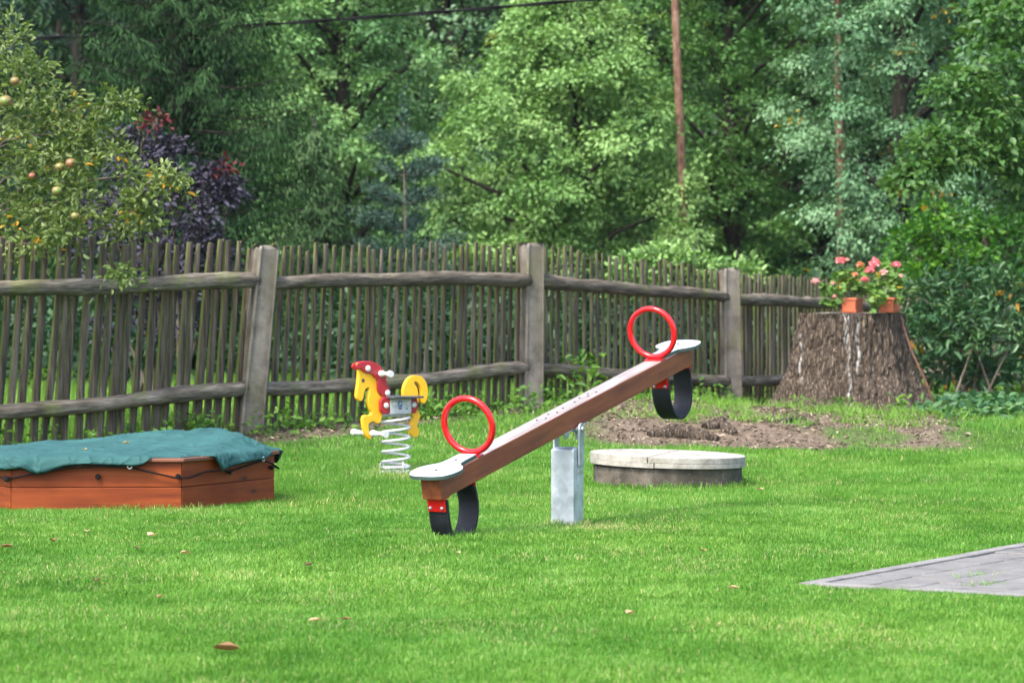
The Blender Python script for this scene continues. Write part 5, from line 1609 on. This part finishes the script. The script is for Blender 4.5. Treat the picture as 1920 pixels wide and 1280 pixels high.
# purple shrub with red young leaves
pc = []
for px_, py_, dd, r_, fx in ((270, 280, 26.4, .24, None), (230, 265, 26.5, .17, None), (315, 275, 26.4, .15, None), (245, 300, 26.3, .3, None), (290, 310, 26.3, .24, None), (410, 340, 26.2, .2, None), (430, 355, 26.2, .14, None), (390, 325, 26.3, .12, None), (400, 370, 26.2, .2, None),
                             (300, 375, 26.2, .3, None), (250, 370, 26.2, .3, None), (340, 350, 26.3, .16, None), (310, 430, 26.1, .32, None), (370, 410, 26.1, .22, None), (240, 440, 26.1, .34, None), (380, 450, 26.1, .16, None), (200, 400, 26.3, .3, None), (280, 480, 26.1, .36, None), (220, 520, 26.2, .34, None), (330, 500, 26.1, .3, None), (190, 470, 26.4, .3, None),
                             (300, 560, 26.2, .34, None), (370, 540, 26.2, .26, None), (230, 610, 26.2, .3, None), (330, 620, 26.2, .28, None), (410, 490, 26.2, .2, None), (292, 222, 26.4, .06, 1.0), (425, 312, 26.2, .03, 1.0)):
    p = at(px_, py_, dd); pc.append((p.x, p.y, p.z, r_, r_ * .75) + ((fx,) if fx else ()))
bush('smoke_bush', (X(300, 26.3), 26.3, float(gz(X(300, 26.3), 26.3))), 'dark purple smoke bush with a few red tips behind the fence', 'shrub', g2, pc, .062, 'purple', 14, 17, .014, ratio=.6, spread=1.8)

# apple tree leaning over the fence from the left
ac = []
for px_, py_, dd, r_ in ((20, 90, 21.5, .2), (60, 130, 21.4, .16), (95, 185, 21.3, .16), (30, 190, 21.4, .24), (70, 235, 21.3, .22), (120, 215, 21.2, .14), (15, 270, 21.3, .25), (80, 290, 21.2, .2), (130, 265, 21.1, .16), (170, 240, 21.1, .12), (190, 255, 21.1, .1), (205, 190, 21.0, .09), (240, 195, 21.0, .08), (40, 350, 21.2, .26), (100, 340, 21.1, .2), (150, 310, 21.0, .16), (30, 420, 21.2, .24), (90, 400, 21.0, .2), (140, 375, 20.9, .16),
                         (165, 410, 20.9, .12), (215, 290, 20.9, .1), (240, 330, 20.8, .11), (270, 370, 20.7, .1), (300, 335, 20.7, .1), (250, 400, 20.8, .12), (280, 410, 20.7, .09), (330, 340, 20.7, .05), (60, 455, 20.9, .12), (20, 480, 21.2, .12), (120, 440, 20.8, .1), (235, 425, 20.8, .09), (-60, 200, 21.6, .4), (-60, 380, 21.5, .4), (-50, 80, 21.7, .3), (-150, 280, 22, .5), (-170, 120, 22, .5), (-180, 420, 22, .4), (10, 140, 21.6, .22), (50, 175, 21.7, .22), (20, 230, 21.7, .26), (90, 240, 21.6, .2), (50, 300, 21.6, .26), (10, 330, 21.6, .26), (110, 300, 21.5, .18), (70, 380, 21.5, .24), (20, 400, 21.5, .25), (130, 350, 21.4, .16), (60, 420, 21.4, .18), (150, 270, 21.4, .13), (15, 60, 21.6, .16),
                         (228, 512, 19.88, .04)):
    p = at(px_, py_, dd); ac.append((p.x, p.y, p.z, r_, r_ * .8))
ab = Vector((X(-150, 22.4), 22.4, 0)); ab.z = float(gz(ab.x, ab.y))
apple = broadleaf('apple_tree', ab, 'apple tree with ripening apples leaning over the fence at the left edge', 'apple tree', g2, 0, 3.4, 1, 0, .060, MAT['apple_leaf'], bg_, 11, 12, trunk_r=.05, clumps=[(c[0] - ab.x, c[1] - ab.y, c[2] - ab.z, c[3], c[4]) for c in ac], fine=True, droop=.3, yellow=.02, ratio=.5, spread=1.9, limb_step=3, slope=.2, rand=.7)
for px_, py_, dd, r_ in ((112, 313, 20.9, .036), (133, 306, 20.85, .04), (107, 358, 20.8, .04), (141, 405, 20.7, .033), (10, 190, 21.1, .05), (28, 152, 21.2, .034), (60, 330, 21.0, .028)):
    p = at(px_, py_, dd) - ab; mb = MB()
    pr_ = [(.001, r_ * .78)] + [(r_ * math.sin(t) * (1 + .05 * math.cos(t)), r_ * (.92 * math.cos(t) - .05 * (t < .7))) for t in np.linspace(.28, 2.9, 12)] + [(.001, -r_ * .8)]
    mb.lathe(pr_, 16, Matrix.Translation(p) @ Matrix.Rotation(.3, 4, 'X')); mb.tube([p + Vector((0, 0, r_ * .7)), p + Vector((.008, 0, r_ * 1.5))], .002, 5); mb.build('apple', MAT['apple_skin'], apple)

# rhododendron right of the stump, bright shrub above it, ground cover below
rc2 = []
for px_, py_, dd, r_ in ((1715, 560, 28.2, .16), (1750, 545, 28.2, .2), (1800, 535, 28.1, .22), (1850, 530, 28.0, .22), (1900, 540, 28.0, .24), (1725, 600, 28.1, .16), (1770, 590, 28.0, .22), (1820, 585, 27.9, .24), (1880, 585, 27.9, .24), (1850, 630, 27.8, .18), (1905, 630, 27.8, .2), (1740, 630, 28.0, .15), (1795, 635, 27.9, .18), (1940, 690, 27.9, .18), (1770, 690, 28.4, .14), (1850, 695, 28.3, .16), (1722, 680, 28.6, .12), (1810, 700, 29, .2), (1895, 690, 28.6, .16), (1780, 600, 29.5, .35), (1880, 620, 29.5, .4), (1830, 680, 30.5, .3), (1730, 650, 30, .25), (1900, 700, 30, .3), (1955, 560, 28, .3), (1970, 640, 28, .3), (2020, 600, 28, .3)):
    p = at(px_, py_, dd); rc2.append((p.x, p.y, p.z, r_, r_ * .8))
bush('rhododendron', (X(1840, 28.2), 28.2, float(gz(X(1840, 28.2), 28.2))), 'glossy rhododendron with bare lower stems right of the stump', 'shrub', g2, rc2, .115, 'rhodo', 12, 9, .011, nstem=2, ratio=.38, spread=1.1, droop=.1, basex=.3, whorl=True)
sc2 = []
for px_, py_, dd, r_ in ((1720, 470, 31, .22), (1760, 440, 31, .26), (1800, 425, 31.2, .28), (1850, 430, 31.2, .3), (1900, 430, 31.3, .3), (1730, 510, 30.8, .2), (1780, 490, 30.8, .26), (1830, 485, 30.8, .28), (1885, 490, 30.8, .3), (1710, 440, 31.2, .14), (1745, 400, 31.4, .14), (1960, 450, 31, .4), (1800, 540, 31, .3), (1870, 540, 31, .3), (1930, 520, 31, .3), (1770, 560, 31, .3)):
    p = at(px_, py_, dd); sc2.append((p.x, p.y, p.z, r_, r_ * .8))
bush('hazel_bush', (X(1840, 31.2), 31.2, float(gz(X(1840, 31.2), 31.2))), 'bright green leafy bush rising behind the rhododendron', 'shrub', g2, sc2, .085, 'bright_shrub', 12, 18, .018, ratio=.62, spread=1.7)
# light bush behind the fence right of the middle post
lb2 = []
for px_, py_, dd, r_ in ((1240, 480, 34, .2), (1290, 485, 34, .2), (1200, 500, 34, .25), (1320, 500, 34, .2), (1260, 530, 34, .3), (1180, 540, 34, .3), (1320, 545, 34, .3), (1390, 510, 35, .2)):
    p = at(px_, py_, dd); lb2.append((p.x, p.y, p.z, r_, r_ * .6))
bush('elder_bush', (X(1270, 34), 34, float(gz(X(1270, 34), 34))), 'light green bush showing above the pickets below the pine trunk', 'shrub', g2, lb2, .10, 'maple', 12, 20, .015, ratio=.55)

# undergrowth behind the fence
n = 0; Cc = []
for i in range(520):
    x = g2.uniform(-9, 10); y = g2.uniform(27, 54)
    fd = float(fence_dist(x, y))
    if fd < 1.6 + (4.5 if x < -1.7 else 0): continue
    Cc.append((x, y, float(gz(x, y)) + g2.uniform(.1, 1.0 + .02 * (y - 30)), g2.uniform(.35, .7), g2.uniform(.3, .5)))
C, A, Nn, cid, sr = clump_leaves(g2, Cc, 9, 26, .12, spread=2.2, up=.9)
V, Fc, li = leaf_geo(C, A, Nn, .12 * g2.uniform(.7, 1.3, len(C)), .55)
cr = g2.random(len(Cc)); r = np.clip(.1 + .4 * cr[cid] + .3 * sr + g2.normal(size=len(C)) * .1, 0, .9)
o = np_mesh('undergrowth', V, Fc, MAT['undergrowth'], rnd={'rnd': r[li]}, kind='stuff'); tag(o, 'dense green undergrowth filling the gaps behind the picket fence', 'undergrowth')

# ground cover at the right edge
m_ = 2600; x = g2.uniform(X(1742, 25), X(2150, 26), m_); y = g2.uniform(23.9, 27.6, m_); kx = sstep(0, .35, x - X(1742, 25)) * sstep(23.7, 24.4, y)
C = np.stack([x, y, gz(x, y) + g2.uniform(.01, .17, m_) * (.3 + .7 * kx) * (.5 + fbm(x * 3, y * 3, 6))], 1)
V, Fc, li = leaf_geo(C, g2.normal(size=(m_, 3)) * np.array([1, 1, .3]), g2.normal(size=(m_, 3)) * .45 + np.array([0, -.25, 1]), g2.uniform(.06, .12, m_), .75, True)
o = np_mesh('ground_cover', V, Fc, MAT['cover'], rnd={'rnd': g2.random(m_)[li]}, kind='stuff'); tag(o, 'leafy ground cover beside the lawn under the rhododendron', 'ground cover')

# deeper wood: copies of a few trees, each its own thing
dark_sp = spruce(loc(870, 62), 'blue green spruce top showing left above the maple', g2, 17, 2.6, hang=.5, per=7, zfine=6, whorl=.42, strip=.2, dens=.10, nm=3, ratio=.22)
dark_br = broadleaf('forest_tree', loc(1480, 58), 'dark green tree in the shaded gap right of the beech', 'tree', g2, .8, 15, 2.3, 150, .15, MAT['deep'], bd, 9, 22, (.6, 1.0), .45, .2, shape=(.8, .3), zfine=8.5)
def dl(px_, d, lab, src, sc): return copy_tree(src, loc(px_, d), g2.uniform(0, 6.28), sc, lab)
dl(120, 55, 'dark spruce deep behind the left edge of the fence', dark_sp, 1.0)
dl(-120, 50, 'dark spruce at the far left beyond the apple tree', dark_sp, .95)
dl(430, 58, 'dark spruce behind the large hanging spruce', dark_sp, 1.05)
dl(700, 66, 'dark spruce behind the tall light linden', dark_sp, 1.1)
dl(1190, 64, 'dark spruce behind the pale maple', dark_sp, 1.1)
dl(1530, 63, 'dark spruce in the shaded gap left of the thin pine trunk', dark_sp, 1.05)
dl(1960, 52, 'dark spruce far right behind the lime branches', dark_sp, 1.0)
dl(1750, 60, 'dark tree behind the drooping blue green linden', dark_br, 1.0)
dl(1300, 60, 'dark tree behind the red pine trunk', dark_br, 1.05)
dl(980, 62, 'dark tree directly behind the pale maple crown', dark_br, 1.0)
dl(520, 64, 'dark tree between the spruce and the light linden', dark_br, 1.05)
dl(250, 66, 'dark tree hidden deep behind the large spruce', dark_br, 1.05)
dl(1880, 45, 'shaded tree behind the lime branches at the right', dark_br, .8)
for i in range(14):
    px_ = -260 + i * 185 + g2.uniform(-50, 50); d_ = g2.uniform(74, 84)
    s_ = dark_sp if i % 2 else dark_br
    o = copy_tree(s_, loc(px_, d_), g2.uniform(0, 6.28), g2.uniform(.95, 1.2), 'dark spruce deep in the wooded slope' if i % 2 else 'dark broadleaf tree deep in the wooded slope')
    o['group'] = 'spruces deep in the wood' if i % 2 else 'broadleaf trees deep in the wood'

# ------------------------------------------------------------------ light
w = bpy.data.worlds.new('World'); S.world = w; w.use_nodes = True
nt = w.node_tree; bgn = nt.nodes['Background']
sky = nt.nodes.new('ShaderNodeTexSky'); sky.sky_type = 'NISHITA'; sky.sun_disc = False
SUN_EL, SUN_AZ = R(55), R(216)       # azimuth clockwise from +Y: behind the camera, to the left
sky.sun_elevation = SUN_EL; sky.sun_rotation = SUN_AZ; sky.dust_density = 3.0; sky.air_density = 1.0; sky.ozone_density = .8
nt.links.new(sky.outputs[0], bgn.inputs['Color']); bgn.inputs['Strength'].default_value = .15
ld = bpy.data.lights.new('sun', 'SUN'); ld.energy = 1.5; ld.angle = R(12); ld.color = (1, .955, .87)
lo = bpy.data.objects.new('sun', ld); COL.objects.link(lo)
sd = Vector((math.sin(SUN_AZ) * math.cos(SUN_EL), math.cos(SUN_AZ) * math.cos(SUN_EL), math.sin(SUN_EL)))
lo.rotation_euler = sd.to_track_quat('Z', 'Y').to_euler()

# ------------------------------------------------------------------ thin damp air under the trees
mb = MB(); mb.box((-450, -450, -1.2), (450, 450, 42))
m = bpy.data.materials.new('damp_air'); m.use_nodes = True; nt = m.node_tree; nt.nodes.remove(nt.nodes['Principled BSDF'])
pvn = nt.nodes.new('ShaderNodeVolumePrincipled'); pvn.inputs['Color'].default_value = (.80, .92, 1, 1); pvn.inputs['Density'].default_value = .0001; pvn.inputs['Anisotropy'].default_value = .0
nt.links.new(pvn.outputs[0], nt.nodes['Material Output'].inputs['Volume'])
o = mb.build('haze', m); o['kind'] = 'stuff'

# ------------------------------------------------------------------ camera
cd = bpy.data.cameras.new('camera'); cam = bpy.data.objects.new('camera', cd); COL.objects.link(cam)
cd.sensor_width = 36; cd.lens = 36 * F / 1920; cam.location = (0, 0, H); cam.rotation_euler = (R(90) - PITCH, 0, 0)
cd.clip_end = 1000; cd.clip_start = .1
cd.dof.use_dof = True; cd.dof.focus_distance = 15.3; cd.dof.aperture_fstop = 4.5
S.camera = cam
S.view_settings.view_transform = 'Standard'; S.view_settings.look = 'None'; S.view_settings.exposure = 1.98; S.view_settings.gamma = 1
S.render.engine = 'CYCLES'
S.cycles.max_bounces = 6; S.cycles.diffuse_bounces = 3; S.cycles.glossy_bounces = 2; S.cycles.transmission_bounces = 3; S.cycles.transparent_max_bounces = 4
S.cycles.use_denoising = True; S.cycles.volume_bounces = 0
